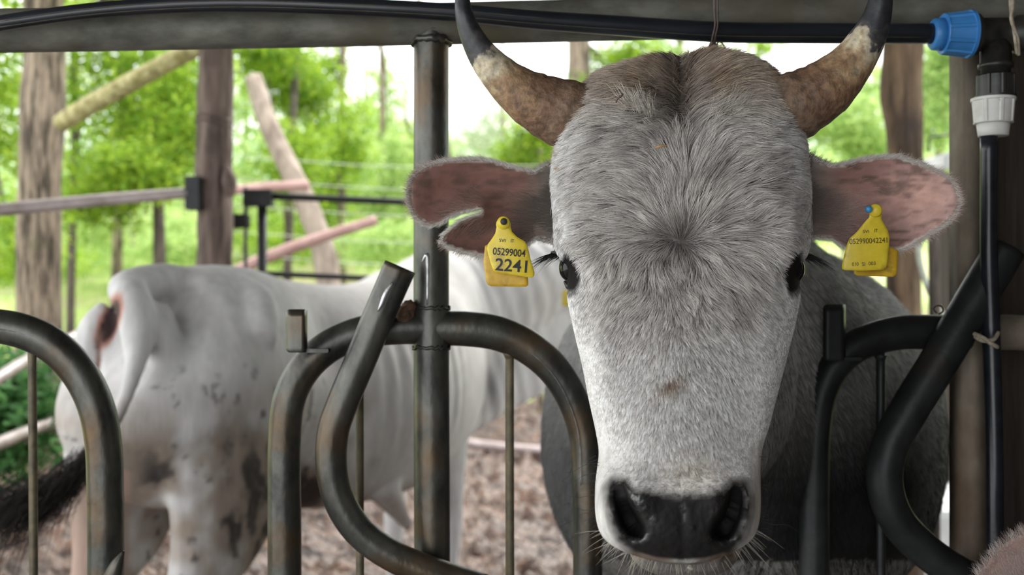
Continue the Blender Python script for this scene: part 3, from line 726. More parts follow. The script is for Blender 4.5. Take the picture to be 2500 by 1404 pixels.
# hinged lock bars
def lockbar(pp, rr0, mat):
    pts = np.array([P(*q) for q in pp]); rad = np.asarray(rr0) * pts[:, 1] / F
    pr = crom(np.column_stack([pts, rad]), 10)
    V, fs = tube_vf(pr[:, :3], pr[:, 3], 32, wall=.0028)
    return mesh_np('lock_bar', V, fs, mat, fb)
lb = lockbar([fp(977, 651, -.055), fp(925, 770, -.055), fp(880, 880, -.055), fp(836, 985, -.055), fp(812, 1060, -.055), fp(810, 1150, -.055), fp(832, 1230, -.055), fp(880, 1300, -.055), fp(960, 1358, -.055), fp(1060, 1400, -.055), fp(1180, 1440, -.055)],
        [40, 39, 39, 39, 39, 38, 38, 38, 38, 38, 38], M['pipe'])
lb2 = lockbar([fp(2455, 607, -.06), fp(2380, 735, -.06), fp(2300, 870, -.06), fp(2220, 1000, -.06), fp(2172, 1090, -.06), fp(2160, 1180, -.06), fp(2190, 1270, -.06), fp(2260, 1345, -.06), fp(2340, 1400, -.06), fp(2440, 1450, -.06)],
        [47, 47, 46, 46, 44, 43, 43, 43, 43, 43], FB_shaded)
# bright marks: weld numeral on the post, scratch line
cz = fd(1053) - .0285
tube('welded_numeral', [P(1031, 640, cz + .004), P(1040, 626, cz), P(1043, 624, cz), P(1044, 650, cz), P(1044, 690, cz), P(1043, 745, cz)], [.0015, .0035, .0035, .0026, .002, .0012], M['weld'], fb, seg=7, sm=3)
tube('weld_bead', [P(958, 690, fd(950) - .080), P(942, 715, fd(940) - .081), P(930, 745, fd(930) - .081), P(922, 760, fd(920) - .080)], [.002, .0035, .003, .001], M['weld'], fb, seg=8, sm=3)
# dimples where the bends were crushed
# hook brackets: upright flat plate curling at the top, foot going to the arch
def hook(px, py, w_, h_, mat, s=1):
    d0 = fd(px) - .05
    x0, x1, y0, y1 = px - w_ / 2, px + w_ / 2, py - h_ / 2, py + h_ / 2; q = w_ * .22
    cor = [(x0 + q, y0 + q, 180, 270), (x1 - 3, y0 + 3, 270, 360), (x1 - 3, y1 - 3, 0, 90), (x0 + q, y1 - q, 90, 180)]
    poly = []
    for cx_, cy_, a0, a1 in cor:
        rr0 = q if cx_ < px else 3
        poly += [(cx_ + rr0 * math.cos(a), cy_ + rr0 * math.sin(a)) for a in np.linspace(math.radians(a0), math.radians(a1), 6)]
    o = plate('hook_plate', poly, lambda x, y, d: d0 + .010 * sst(y0 + 16, y0, y) + .006 * sst(x0 + 10, x0, x) + .022 * sst(x1 - 8, x1, x), .005, mat, fb, step=5)[0]
    zb = P(px, y1, d0)[2]; xr = P(x1, py, d0)[0]
    bm_obj('hook_foot', box_vf((xr - .010, d0 + .012, zb - .001), (xr + .030, d0 + .052, zb + .005), .001), mat, o)
    return o
hook(724, 808, 53, 106, M['pipe']); hook(2037, 812, 56, 138, FB_shaded)
pxtube('torn_tongue', [fp(268, 1430, -.03), fp(285, 1380, -.035), fp(302, 1345, -.035)], [26, 17, 3], M['pipe'], fb, seg=10)

cl = bmesh.new(); bmesh.ops.create_icosphere(cl, subdivisions=4, radius=1)
c0 = P(990, 765, fd(990) - .012)
for v in cl.verts:
    k = 1 + .5 * (fbm(v.co.x * 3 + 4, v.co.z * 3 + v.co.y * 2, 4) - .5)
    v.co = Vector((c0[0] + v.co.x * .016 * k + (.008 if v.co.z > .3 else 0) * v.co.z, c0[1] + v.co.y * .018 * k, c0[2] + v.co.z * .021 * k))
tag(bm_obj('mud_clump', cl, M['clod'], None, True), 'brown clump of dried mud wedged between lock bar and post', 'mud')

# ------------------------------------------------------------------ water line
wl = empty('water_line', (*P(2330, 80, 1.66)[:2], P(2330, 80, 1.66)[2])); tag(wl, 'black water hose along the top rail with blue and white couplings', 'water pipe')
pxtube('hose', [(-420, 150, 1.57), (-150, 84, 1.57), (0, 57, 1.57), (200, 29, 1.58), (400, 13, 1.59), (600, 8, 1.60), (850, 16, 1.61), (1100, 30, 1.625), (1300, 48, 1.64), (1500, 62, 1.65), (1750, 78, 1.66), (2000, 81, 1.67), (2290, 82, 1.68)],
       [18, 18.5, 19, 19, 20, 21, 21, 21, 22.5, 24, 25, 25, 25], M['hose'], wl, seg=24, sm=8)
for off in (-6, 9):
    pxtube('hose_line', [(0, 57 + off, 1.557), (200, 29 + off, 1.567), (400, 13 + off, 1.577), (600, 8 + off, 1.586), (850, 16 + off, 1.596), (1100, 30 + off, 1.612), (1300, 48 + off, 1.626), (1500, 62 + off, 1.636), (1750, 78 + off, 1.645), (2000, 81 + off, 1.655), (2270, 82 + off, 1.665)],
           [.7] * 11, M['rod'], wl, seg=5)
def nut(name, c, axis, r0, r1, L, mat, ribs=10, flange=None, parent=wl, collar=None):
    """ribbed compression nut: lathe with raised ribs; axis unit vector"""
    ax = np.array(axis, float); u = np.cross(ax, [0, 1.0, 0]); u /= np.linalg.norm(u); v = np.cross(ax, u)
    th = np.linspace(0, 2 * PI, ribs * 12, endpoint=False)
    rib = (np.abs(((th / (2 * PI) * ribs) % 1) - .5) > .40).astype(float)
    rings = []
    for t, rr0, k in ((0, r0 * .80, 0), (0, r0 * .97, 0), (.03, r0, 0), (.04, r0 * .95, 1), (.5, (r0 + r1) / 2 * .95, 1), (.88, r1 * .95, 1), (.89, r1 * 1.03, 0), (1, r1 * 1.03, 0), (1, r1 * .7, 0)):
        rad = rr0 * (1 + k * rib * .07)
        rings.append(c + ax * t * L + (np.cos(th) * rad)[:, None] * u + (np.sin(th) * rad)[:, None] * v)
    V, f = loft(rings)
    o = mesh_np(name, V, f, mat, parent, False)
    return o
s = 1.68 / F
nut('blue_nut', P(2300, 83, 1.68), (1, 0, .0), 49 * s, 56 * s, 70 * s, M['blue'], 9)
tube('blue_collar', [P(2274, 84, 1.68), P(2279, 84, 1.68), P(2302, 84, 1.68)], [33 * s, 38 * s, 40 * s], M['blue'], wl, seg=32)
tube('tee_body', [P(2366, 84, 1.68), P(2384, 84, 1.68), P(2386, 84, 1.68), P(2480, 84, 1.68), P(2482, 84, 1.68), P(2530, 84, 1.68)], [50 * s, 50 * s, 40 * s, 40 * s, 46 * s, 46 * s], M['black_pl'], wl, seg=32)
tube('tee_branch', [P(2431, 84, 1.68), P(2431, 155, 1.68), P(2431, 156, 1.68), P(2431, 166, 1.68), P(2431, 167, 1.68), P(2431, 186, 1.68)], [36 * s, 36 * s, 41 * s, 41 * s, 34 * s, 34 * s], M['black_pl'], wl, seg=32)
nut('black_nut', P(2431, 184, 1.68), (0, 0, -1), 46 * s, 46 * s, 56 * s, M['black_pl'], 8)
nut('white_nut', P(2425, 302, 1.68), (0, 0, 1), 46 * s, 50 * s, 62 * s, M['white_pl'], 8)
tube('white_collar', [P(2425, 333, 1.68), P(2425, 332, 1.68), P(2425, 300, 1.68)], [33 * s, 35 * s, 39 * s], M['white_pl'], wl, seg=32)
pxtube('down_pipe', [(2414, 325, 1.68), (2414, 600, 1.69), (2420, 800, 1.70), (2428, 1100, 1.70), (2430, 1404, 1.7), (2432, 2500, 1.72)], [20, 20, 21, 20, 20, 20], M['hose'], wl, seg=20)

# ties: wire with knot, twine
wt = empty('wire_tie', P(1745, 60, 1.62)); tag(wt, 'thin rusty wire tie with a small knot holding the hose above the head', 'wire')
for dx in (0, 8):
    pxtube('wire_strand', [(1745 + dx, -60, 1.625), (1744 + dx, 20, 1.625), (1746 + dx * .8, 60, 1.63), (1740 + dx * .8, 90, 1.635), (1738 + dx, 112, 1.65)], [2.4] * 5, M['wire'], wt, seg=8)
pxtube('wire_knot', [(1730, 118, 1.65), (1738, 104, 1.64), (1748, 118, 1.65), (1736, 120, 1.63), (1750, 110, 1.65), (1746, 122, 1.64), (1733, 110, 1.65)], [3, 4, 4, 4, 4, 4, 3], M['wire'], wt, seg=8)
pxtube('wire_loop', [(1750, 116, 1.65), (1752, 104, 1.65), (1760, 103, 1.65), (1768, 113, 1.65), (1769, 122, 1.65), (1758, 119, 1.65), (1764, 117, 1.64), (1774, 121, 1.65), (1768, 125, 1.65), (1756, 119, 1.65)], [2] * 10, M['wire'], wt, seg=8)
tw = empty('twine_tie', P(2480, 60, 1.62)); tag(tw, 'frayed twine strands hanging over the black tee fitting', 'twine')
pxtube('twine_strand', [(2464, -60, 1.62), (2468, 20, 1.62), (2472, 50, 1.62), (2478, 90, 1.62), (2484, 132, 1.63)], [4] * 5, M['twine'], tw, seg=9, rough=.3)
pxtube('twine_strand', [(2474, -60, 1.615), (2473, 10, 1.615), (2469, 48, 1.615), (2484, 90, 1.62), (2488, 135, 1.63)], [4] * 5, M['twine'], tw, seg=9, rough=.3)
tk = empty('twine_knot', P(2415, 835, 1.67)); tag(tk, 'frayed twine knot round the down pipe below the white coupling', 'twine')
pxtube('twine_wrap', [(2380, 822, 1.67), (2400, 832, 1.655), (2425, 830, 1.655), (2438, 812, 1.67)], [5] * 4, M['twine'], tk, seg=9, rough=.3)
pxtube('twine_wrap', [(2378, 815, 1.67), (2400, 825, 1.652), (2418, 838, 1.65), (2436, 848, 1.66)], [5] * 4, M['twine'], tk, seg=9, rough=.3)
tag(pxtube('wire_ring', [(2288, 765, 1.74), (2280, 755, 1.74), (2286, 747, 1.74), (2298, 748, 1.74), (2302, 760, 1.74), (2292, 768, 1.74)], [2] * 6, M['wire'], None, seg=7), 'small black wire ring on the right arch tube', 'wire')

# ------------------------------------------------------------------ the bull in the headlock
ROW = np.array([  # photo row, left edge, right edge
    (139, 1690, 1790), (143, 1620, 1822), (150, 1560, 1842), (160, 1515, 1862), (175, 1478, 1880), (195, 1450, 1896), (220, 1425, 1912), (260, 1400, 1932), (300, 1384, 1946), (350, 1367, 1960),
    (400, 1355, 1968), (450, 1351, 1973), (500, 1352, 1976), (550, 1353, 1978), (590, 1353, 1978), (615, 1357, 1974), (640, 1376, 1960), (665, 1384, 1950), (700, 1385, 1954), (740, 1387, 1952), (812, 1402, 1937),
    (896, 1422, 1916), (980, 1438, 1894), (1040, 1452, 1879), (1090, 1461, 1862), (1110, 1463, 1858), (1140, 1458, 1856), (1180, 1453, 1857), (1220, 1452, 1858), (1260, 1453, 1857), (1300, 1462, 1849), (1325, 1480, 1832),
    (1345, 1510, 1800), (1360, 1550, 1768), (1370, 1590, 1740), (1378, 1640, 1702)], float)
def rowf(y):
    return np.interp(y, ROW[:, 0], ROW[:, 1]), np.interp(y, ROW[:, 0], ROW[:, 2])
def prof(y, t): 
    t = np.array(t, float); return np.interp(y, t[:, 0], t[:, 1])
DF = [(139, 1.425), (160, 1.392), (200, 1.365), (260, 1.338), (330, 1.318), (450, 1.298), (600, 1.282), (800, 1.248), (1000, 1.20), (1120, 1.172), (1180, 1.155), (1220, 1.148), (1300, 1.142), (1345, 1.150), (1378, 1.170)]
AF = [(139, .012), (160, .035), (200, .055), (260, .08), (400, .105), (640, .115), (800, .105), (1000, .09), (1120, .082), (1200, .085), (1300, .075), (1345, .05), (1378, .015)]
BF = [(139, .012), (160, .04), (200, .08), (300, .13), (600, .17), (800, .19), (1000, .15), (1120, .10), (1200, .08), (1300, .06), (1345, .035), (1378, .012)]
EX = [(139, 2.0), (260, 2.15), (450, 2.35), (640, 2.3), (900, 2.05), (1100, 2.15), (1200, 2.6), (1320, 2.5), (1378, 2.0)]
NL = np.array([(1500, 1188), (1512, 1180), (1527, 1187), (1540, 1221), (1560, 1252), (1577, 1284), (1580, 1300), (1569, 1316), (1550, 1316), (1531, 1308), (1515, 1286), (1503, 1250), (1497, 1215)], float)
NR = np.array([(1782, 1191), (1800, 1186), (1814, 1197), (1818, 1230), (1812, 1265), (1799, 1300), (1784, 1320), (1760, 1324), (1739, 1320), (1731, 1298), (1743, 1272), (1757, 1254), (1770, 1228)], float)
NOSE = np.array([(1488, 1195), (1500, 1178), (1526, 1180), (1548, 1204), (1600, 1216), (1660, 1222), (1720, 1218), (1765, 1204), (1788, 1182), (1814, 1186), (1826, 1215), (1822, 1262), (1806, 1310), (1780, 1345), (1720, 1362), (1660, 1366), (1600, 1360), (1550, 1345), (1518, 1315), (1500, 1272), (1490, 1235)], float)
ga = lambda x, c, s: np.exp(-((x - c) / s) ** 2 / 2)
def inn(poly, x, y):
    x = np.asarray(x, float); q = np.column_stack([x.ravel(), np.broadcast_to(y, x.shape).ravel()])
    ins, d = poly_dist(poly, q); return np.where(ins, d, -d).reshape(x.shape)
def relief(x, y):
    d = .014 * ga(x, 1658, 34) * ga(y, 215, 85) - .006 * ga(x, 1560, 60) * ga(y, 225, 60) - .006 * ga(x, 1770, 60) * ga(y, 215, 60)
    d = d - .012 * ga(x, 1425, 38) * ga(y, 590, 48) - .012 * ga(x, 1908, 38) * ga(y, 590, 48)
    d = d + .008 * ga(x, 1440, 30) * ga(y, 700, 45) + .008 * ga(x, 1890, 30) * ga(y, 700, 45)
    d = d + .006 * ga(x, 1665, 50) * ga(y, 520, 150)
    d = d - .009 * ga(x, 1662, 75) * sst(680, 860, y) * (1 - sst(1060, 1180, y))
    d = d - .008 * ga(x, 1470, 26) * ga(y, 860, 140) - .008 * ga(x, 1872, 26) * ga(y, 860, 140)
    d = d + .010 * ga(x, 1490, 40) * ga(y, 1090, 50) + .010 * ga(x, 1832, 40) * ga(y, 1090, 50)
    d = d - .010 * ga(x, 1488, 22) * ga(y, 1240, 55) - .010 * ga(x, 1826, 22) * ga(y, 1240, 55)
    d = d - .010 * ga(x, 1562, 26) * ga(y, 1215, 34) - .010 * ga(x, 1752, 24) * ga(y, 1220, 34)
    d = d + .003 * ga(x, 1667, 7) * sst(1230, 1260, y)
    for N in (NL, NR):
        s = inn(N, x, y); d = d + .055 * sst(-3, 22, s)
    return d
ny, nf, nb = 420, 250, 60
yy = np.linspace(139, 1378, ny)
ker = np.ones(7) / 7.
def smooth1(a, it=5):
    for _ in range(it):
        b = np.convolve(np.pad(a, 3, mode='edge'), ker, 'valid'); b[:3] = a[:3]; b[-3:] = a[-3:]; a = b
    return a
xl, xr = rowf(yy); xl = smooth1(xl); xr = smooth1(xr)
cx = (xl + xr) / 2; hw = (xr - xl) / 2
df, af, bf, ex = [smooth1(prof(yy, t)) for t in (DF, AF, BF, EX)]
ph = np.linspace(-PI / 2, PI / 2, nf); u1 = np.sin(ph)
ph2 = np.linspace(PI / 2, 3 * PI / 2, nb + 2)[1:-1]; u2 = np.sin(ph2)
Xf = cx[:, None] + hw[:, None] * u1[None]
df1 = df[:, None] + af[:, None] * (1 - (1 - np.abs(u1[None]) ** ex[:, None]).clip(0) ** (1 / ex[:, None]))
rel = relief(Xf, yy[:, None] + 0 * Xf) * (1 - sst(.86, 1.0, np.abs(u1)))[None]
df1 = df1 + rel
Xb = cx[:, None] + hw[:, None] * u2[None]
df2 = df[:, None] + af[:, None] + bf[:, None] * (1 - np.abs(u2[None]) ** 2.4).clip(0) ** (1 / 2.4)
XX = np.concatenate([Xf, Xb], 1); DD = np.concatenate([df1, df2], 1); YY = yy[:, None] + 0 * XX
HV = np.stack([(XX - 1250) / F * DD, DD, CAMZ - (YY - 702) / F * DD], -1)
head_V, head_f = loft(HV)
# front normals for the coat
GN = np.cross(np.gradient(HV[:, :nf], axis=1), np.gradient(HV[:, :nf], axis=0)); GN /= np.linalg.norm(GN, axis=2)[..., None] + 1e-12
if GN[200, 120, 1] > 0: GN = -GN

def NPX(s, c):  # section centre from the photograph with half sizes in pixels
    px, py, d, wpx, hpx = s; q = P(px, py, d); return [*q, wpx * d / F, hpx * d / F]
torso = [NPX((1662, 560, 1.47, 130, 200), 0), NPX((1690, 700, 1.60, 215, 330), 0), NPX((1720, 800, 1.78, 226, 400), 0), NPX((1765, 930, 1.98, 370, 440), 0), NPX((1795, 1050, 2.22, 485, 485), 0),
         [.62, 2.8, .99, .43, .40], [.80, 3.3, 1.0, .39, .39], [.93, 3.72, 1.08, .30, .31], [.99, 3.93, 1.14, .13, .15]]
hB = np.array([.30, .954]); sB = np.array([.954, -.30])
parts = [rings_vf(torso, 40, 6)]
def at2(c, f_, s_): return c[0] + hB[0] * f_ + sB[0] * s_, c[1] + hB[1] * f_ + sB[1] * s_
for s_ in (-1, 1):
    x, y = at2((.47, 2.22), .05, s_ * .20)
    parts.append(leg_vf([(x, y, .95, .12, .17), (x, y, .66, .085, .11), (x, y - .01, .42, .055, .065), (x, y, .2, .04, .045), (x, y - .02, .08, .05, .06), (x, y - .03, .0, .058, .075)], hB))
    x, y = at2((.93, 3.65), -.05, s_ * .19)
    parts.append(leg_vf([(x, y, 1.0, .13, .22), (x, y - .04, .75, .10, .17), (x + .02, y + .07, .52, .06, .09), (x + .03, y + .12, .42, .045, .06), (x + .02, y + .08, .2, .036, .042), (x + .01, y + .04, .08, .05, .055), (x, y + .02, .0, .055, .07)], hB))
# jaw and throat behind the muzzle
parts.append(rings_vf([NPX((1665, 1370, 1.215, 95, 26), 0), NPX((1668, 1330, 1.28, 140, 80), 0), NPX((1672, 1180, 1.38, 150, 130), 0), NPX((1690, 1000, 1.50, 200, 240), 0), NPX((1715, 900, 1.7, 222, 330), 0)], 30, 5))
hv2 = HV.copy(); 
body_me = remeshed(parts + [(head_V + np.array([0, .012, 0]) * 0, head_f)], .0065, 5, .5)
bull = empty('grey_bull', (.62, 2.8, 0))
tag(bull, 'whitish-grey horned bull facing the camera with its head through the headlock', 'bull')
bo = bpy.data.objects.new('body', body_me); link(bo, bull)
# bring the front of the face back onto its exact shape, with finer cells there
bm = bmesh.new(); bm.from_mesh(body_me); bm.verts.ensure_lookup_table()
co = np.array([v.co[:] for v in bm.verts]); px_, py_ = PX(co)
face = (co[:, 1] < 1.36) & (px_ > 1340) & (px_ < 1995) & (py_ > 120) & (py_ < 1395)
fl = [f for f in bm.faces if all(face[v.index] for v in f.verts)]
es = list({e for f in fl for e in f.edges})
bmesh.ops.subdivide_edges(bm, edges=es, cuts=1, use_grid_fill=True)
bm.to_mesh(body_me); bm.free()
co = np.zeros(len(body_me.vertices) * 3, np.float32); body_me.vertices.foreach_get('co', co); co = co.reshape(-1, 3).astype(float)
hq = np.vstack([HV[:, :nf]]).reshape(-1, 3)
tree_h = BVHTree.FromPolygons([tuple(v) for v in hq], [tuple(q) for q in grid_faces(ny, nf, False)])
px_, py_ = PX(co); sel = np.where((co[:, 1] < 1.37) & (px_ > 1340) & (px_ < 1995) & (py_ > 120) & (py_ < 1395))[0]
for i in sel:
    h = tree_h.find_nearest(Vector(co[i]), .02)
    if h[0] is not None: co[i] = h[0]
body_me.vertices.foreach_set('co', co.astype(np.float32).ravel()); body_me.update()
body_me.polygons.foreach_set('use_smooth', np.ones(len(body_me.polygons), bool))

def mixc(a, b, t): return a * (1 - t[:, None]) + np.asarray(b)[None] * t[:, None]
def head_colour(px, py, eyek=1.0):
    n1 = fbm(px / 60, py / 60); n2 = fbm(px / 14, py / 14, 3)
    c = np.tile([.76, .71, .665], (len(px), 1))
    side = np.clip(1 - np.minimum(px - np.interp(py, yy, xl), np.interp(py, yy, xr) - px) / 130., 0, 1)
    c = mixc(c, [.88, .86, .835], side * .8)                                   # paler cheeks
    c = mixc(c, [.92, .885, .845], sst(700, 960, py) * .9)  # lower face lightened: brighter light there put into the fur colour
    c = mixc(c, [.34, .30, .275], .55 * sst(.50, .66, n1) * (1 - sst(760, 860, py)) * (1 - side))
    c = mixc(c, [.44, .31, .20], 1.0 * (1 - sst(180, 330, py)) * (.7 + .3 * sst(.35, .6, n1)))    # tan poll
    c = mixc(c, [.24, .19, .16], .8 * ga(px, 1665, 26 + .0 * py) * (1 - sst(250, 420, py)))
    c = mixc(c, [.20, .17, .15], .8 * ga(px, 1664, 16) * ga(py, 585, 22))
    c = mixc(c, [.30, .17, .09], .8 * ga(px, 1640 + (py - 930) * -.6, 18) * ga(py, 935, 16))
    c = mixc(c, [.62, .50, .37], .5 * ga(px, 1690, 45) * ga(py, 1150, 30))
    ds = -inn(NOSE, px, py)                                                     # dark fringe round the nose leather
    fr = (1 - sst(-2, 34, ds)) * (.55 + .45 * np.maximum(sst(40, 130, np.abs(px - 1658)), ga(py, 1215, 22)))
    c = mixc(c, [.035, .032, .03], np.clip(fr * (.75 + .5 * n2), 0, 1))
    c = mixc(c, [.20, .11, .06], .7 * sst(1335, 1362, py) * sst(.4, .55, n1 + .1))
    for ex_, ey in ((1392, 652), (1934, 655)):                                  # dark skin round the eyes
        e = ((px - ex_) / 27) ** 2 + ((py - ey - 8) / 54) ** 2; c = mixc(c, [.02, .018, .018], (1 - sst(.7, 1.5, e)) * eyek)
    return c
def paint_bull(me):
    n = len(me.vertices); co = np.zeros(n * 3, np.float32); me.vertices.foreach_get('co', co); co = co.reshape(-1, 3).astype(float)
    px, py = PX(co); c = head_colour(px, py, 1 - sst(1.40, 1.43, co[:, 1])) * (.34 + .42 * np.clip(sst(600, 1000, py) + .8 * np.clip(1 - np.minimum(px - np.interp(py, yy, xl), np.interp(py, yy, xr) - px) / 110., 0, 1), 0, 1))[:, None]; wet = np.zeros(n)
    c = mixc(c, [.10, .09, .085], (1 - sst(140, 260, py)) * 0)
    s = inn(NOSE, px, py); fr = (co[:, 1] < 1.33)
    k = sst(-4, 3, s) * fr; c = mixc(c, [.012, .0105, .0105], k)
    sp = sst(.42, .56, vnoise(px / 5., py / 5.) * .5 + vnoise(px / 2.2, py / 2.2) * .5)
    wp_ = ga((px - 1566) - (py - 1230) * .55, 0, 13) * ga(py, 1232, 26) + .8 * ga((px - 1758) + (py - 1225) * .5, 0, 5) * ga(py, 1225, 28) + ga(px, 1548, 22) * ga(py, 1309, 10) + ga(px, 1762, 24) * ga(py, 1318, 6) + .4 * ga(px, 1667, 5) * ga(py, 1250, 22)
    wet = k * np.clip(.13 + wp_ * sp * 1.7, 0, 1)
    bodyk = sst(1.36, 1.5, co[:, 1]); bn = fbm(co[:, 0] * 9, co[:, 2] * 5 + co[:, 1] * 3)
    back = sst(1.0, 1.38, co[:, 2]); bc = mixc(np.tile([.016, .015, .015], (n, 1)) + .06 * (1 - sst(.15, .5, co[:, 0]))[:, None], [.40, .39, .38], back * .8) * (.75 + .5 * bn[:, None])  # torso shade painted in: near-black low and to the right, pale on top
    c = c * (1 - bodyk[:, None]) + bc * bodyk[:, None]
    k = (1 - sst(.07, .10, co[:, 2])) * (co[:, 1] > 1.9); c = mixc(c, [.03, .025, .02], k)
    jaw = (co[:, 1] > 1.17) & (py > 1368); c[jaw] = [.16, .15, .14]
    set_cols(me, c); at = me.attributes.new('wet', 'FLOAT', 'POINT'); at.data.foreach_set('value', wet.astype(np.float32))
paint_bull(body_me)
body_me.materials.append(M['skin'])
# pebbled nose leather
px_, py_ = PX(co); s_ = inn(NOSE, px_[sel], py_[sel]); k = sst(0, 8, s_)
peb = (np.abs(fbm(px_[sel] / 9, py_[sel] / 9, 2) - .38) * .006 + .0012 * vnoise(px_[sel] / 4.2, py_[sel] / 4.2)) * k
co[sel, 1] += peb; body_me.vertices.foreach_set('co', co.astype(np.float32).ravel()); body_me.update()

# ---- coat of the head
def strands(root, nrm, dirn, length, lift, k=5, curl=.0, r=None):
    n = len(root); tan = dirn - nrm * np.sum(dirn * nrm, 1)[:, None]; tan /= np.linalg.norm(tan, axis=1)[:, None] + 1e-9
    pts = np.zeros((n, k, 3)); pts[:, 0] = root - nrm * .0004
    side = np.cross(nrm, tan); cu = r.normal(size=(n, 1)) * curl
    for j in range(1, k):
        t = j / (k - 1); a = lift * (1.35 - 1.1 * t)
        d = tan * np.cos(a)[:, None] + nrm * np.sin(a)[:, None] + side * cu * (t * 2 - .6)
        pts[:, j] = pts[:, j - 1] + d * (length / (k - 1))[:, None]
    return pts
def clump(pts, keys, amount, nrm=None):
    u, inv = np.unique(keys, return_inverse=True); m = len(u); cnt = np.bincount(inv, minlength=m)
    for j in range(1, pts.shape[1]):
        t = (j / (pts.shape[1] - 1)) ** 1.3
        c = np.stack([np.bincount(inv, pts[:, j, i], m) / cnt for i in range(3)], 1)[inv]
        dv = c - pts[:, j]
        if nrm is not None: dv = dv - nrm * np.sum(dv * nrm, 1)[:, None]
        pts[:, j] += dv * (amount * t)[:, None]
    return inv
r = np.random.default_rng(11)
area = np.linalg.norm(np.cross(HV[1:, 1:nf] - HV[:-1, :nf - 1], HV[1:, :nf - 1] - HV[:-1, 1:nf]), axis=2)
cyy = YY[:-1, :nf - 1]; cxx = XX[:-1, :nf - 1]
dens = 1 + .9 * sst(700, 950, cyy) + .8 * (1 - sst(1700, 1900, cxx) * 0) * 0
sd = np.clip(1 - np.minimum(cxx - xl[:-1, None], xr[:-1, None] - cxx) / 110., 0, 1); dens = dens * (1 + .9 * sd)
dens = dens * (1 + 1.2 * sst(1080, 1150, cyy))
sN = inn(NOSE, cxx, cyy); dens = dens * (sN < -1)
for ex_, ey in ((1392, 652), (1934, 655)): dens = dens * ((((cxx - ex_) / 25) ** 2 + ((cyy - ey - 8) / 50) ** 2) > 1)
pw = (area * dens).ravel(); n = 190000
idx = r.choice(pw.size, n, p=pw / pw.sum()); ii, jj = np.divmod(idx, nf - 1); a, b = r.random(n), r.random(n)
def bil(G): return (G[ii, jj].T * (1 - a) * (1 - b) + G[ii + 1, jj].T * a * (1 - b) + G[ii, jj + 1].T * (1 - a) * b + G[ii + 1, jj + 1].T * a * b).T
root = bil(HV[:, :nf]); nrm = bil(GN); hx, hy = PX(root)
Lx = np.interp(hy, yy, xl); Rx = np.interp(hy, yy, xr); sd = np.clip(1 - np.minimum(hx - Lx, Rx - hx) / 110., 0, 1)
dxw = hx - 1664; dyw = hy - 580
up = 1 - sst(540, 640, hy)
# above the whorl: a fountain rising from the parting and falling outwards; below: downwards and outwards
ang = np.sign(dxw) * (1 - np.exp(-np.abs(dxw) / 95.))
ux = ang * 1.15 + dxw / 900; uy = -(1 - np.abs(ang) * .95) + .25 * np.abs(ang)
topk = 1 - sst(250, 400, hy)                                     # poll: combed sideways
ux = ux * (1 - topk) + topk * np.sign(dxw) * 1.0; uy = uy * (1 - topk) + topk * (.15 + .25 * np.sin(hx / 40))
lx = dxw / 260. * (1 - sst(620, 1000, hy)) + dxw / 900; ly = np.ones(n)
tuck = sd * .2
fx = ux * up + lx * (1 - up); fy = uy * up + ly * (1 - up)
ra = (fbm(hx / 34, hy / 34, 3) - .5) * 2.2 * (1 - .55 * sst(650, 900, hy)) + r.normal(0, .16, n)
mz = sst(1130, 1200, hy); fx = fx * (1 - mz) + mz * np.sign(dxw) * .8 * ga(hy, 1200, 60); fy = fy * (1 - mz) + mz * (.6 - 1.2 * ga(dxw, 0, 60))
ca, sa = np.cos(ra), np.sin(ra); fx, fy = fx * ca - fy * sa, fx * sa + fy * ca
dirn = np.stack([fx, np.zeros(n), -fy], 1)
Lh = .034 * (1 - sst(560, 900, hy)) + .0125 * sst(560, 900, hy)
Lh = Lh * (1 - .45 * sd) * (1 - .45 * sst(1040, 1150, hy)); Lh = Lh * (1 - .62 * sd * sst(400, 560, hy))
Lh = Lh * r.uniform(.65, 1.25, n)
lift = (.55 * (1 - sst(600, 900, hy)) + .30 * sst(600, 900, hy)) * (1 - .5 * sd) * r.uniform(.7, 1.3, n) + .25 * topk
pts = strands(root, nrm, dirn, Lh, lift, 5, .10, r)
wx = hx + 9 * fbm(hx / 20, hy / 20) * 2; wy = hy + 9 * fbm(hx / 20 + 9, hy / 20) * 2
cs = np.where(hy < 620, 13, 9)
key = (np.floor(wx / cs).astype(np.int64) * 4096 + np.floor(wy / cs).astype(np.int64)) * 2 + (hy < 620)
am = (.78 * (1 - sd * .6) * (1 - .35 * sst(1000, 1150, hy)) * r.uniform(.6, 1.1, n)).clip(0, .9)
inv = clump(pts, key, am * np.clip(Lh / .013, .1, 1), nrm)
ctone = r.random(inv.max() + 1)[inv]
hc = head_colour(hx, hy) * (r.uniform(.62, 1.25, n) * (.72 + .5 * ctone))[:, None]
hc = hc * (1 + (r.random(n) < .07)[:, None] * -.6)
nosek = (-inn(NOSE, hx, hy)) < 26; pts[nosek] = pts[nosek][:, :1] + (pts[nosek] - pts[nosek][:, :1]) * .55
cols_curves('head_hair', pts, .00026 + .00008 * sd, hc.clip(0, .95), M['fur'], bull)

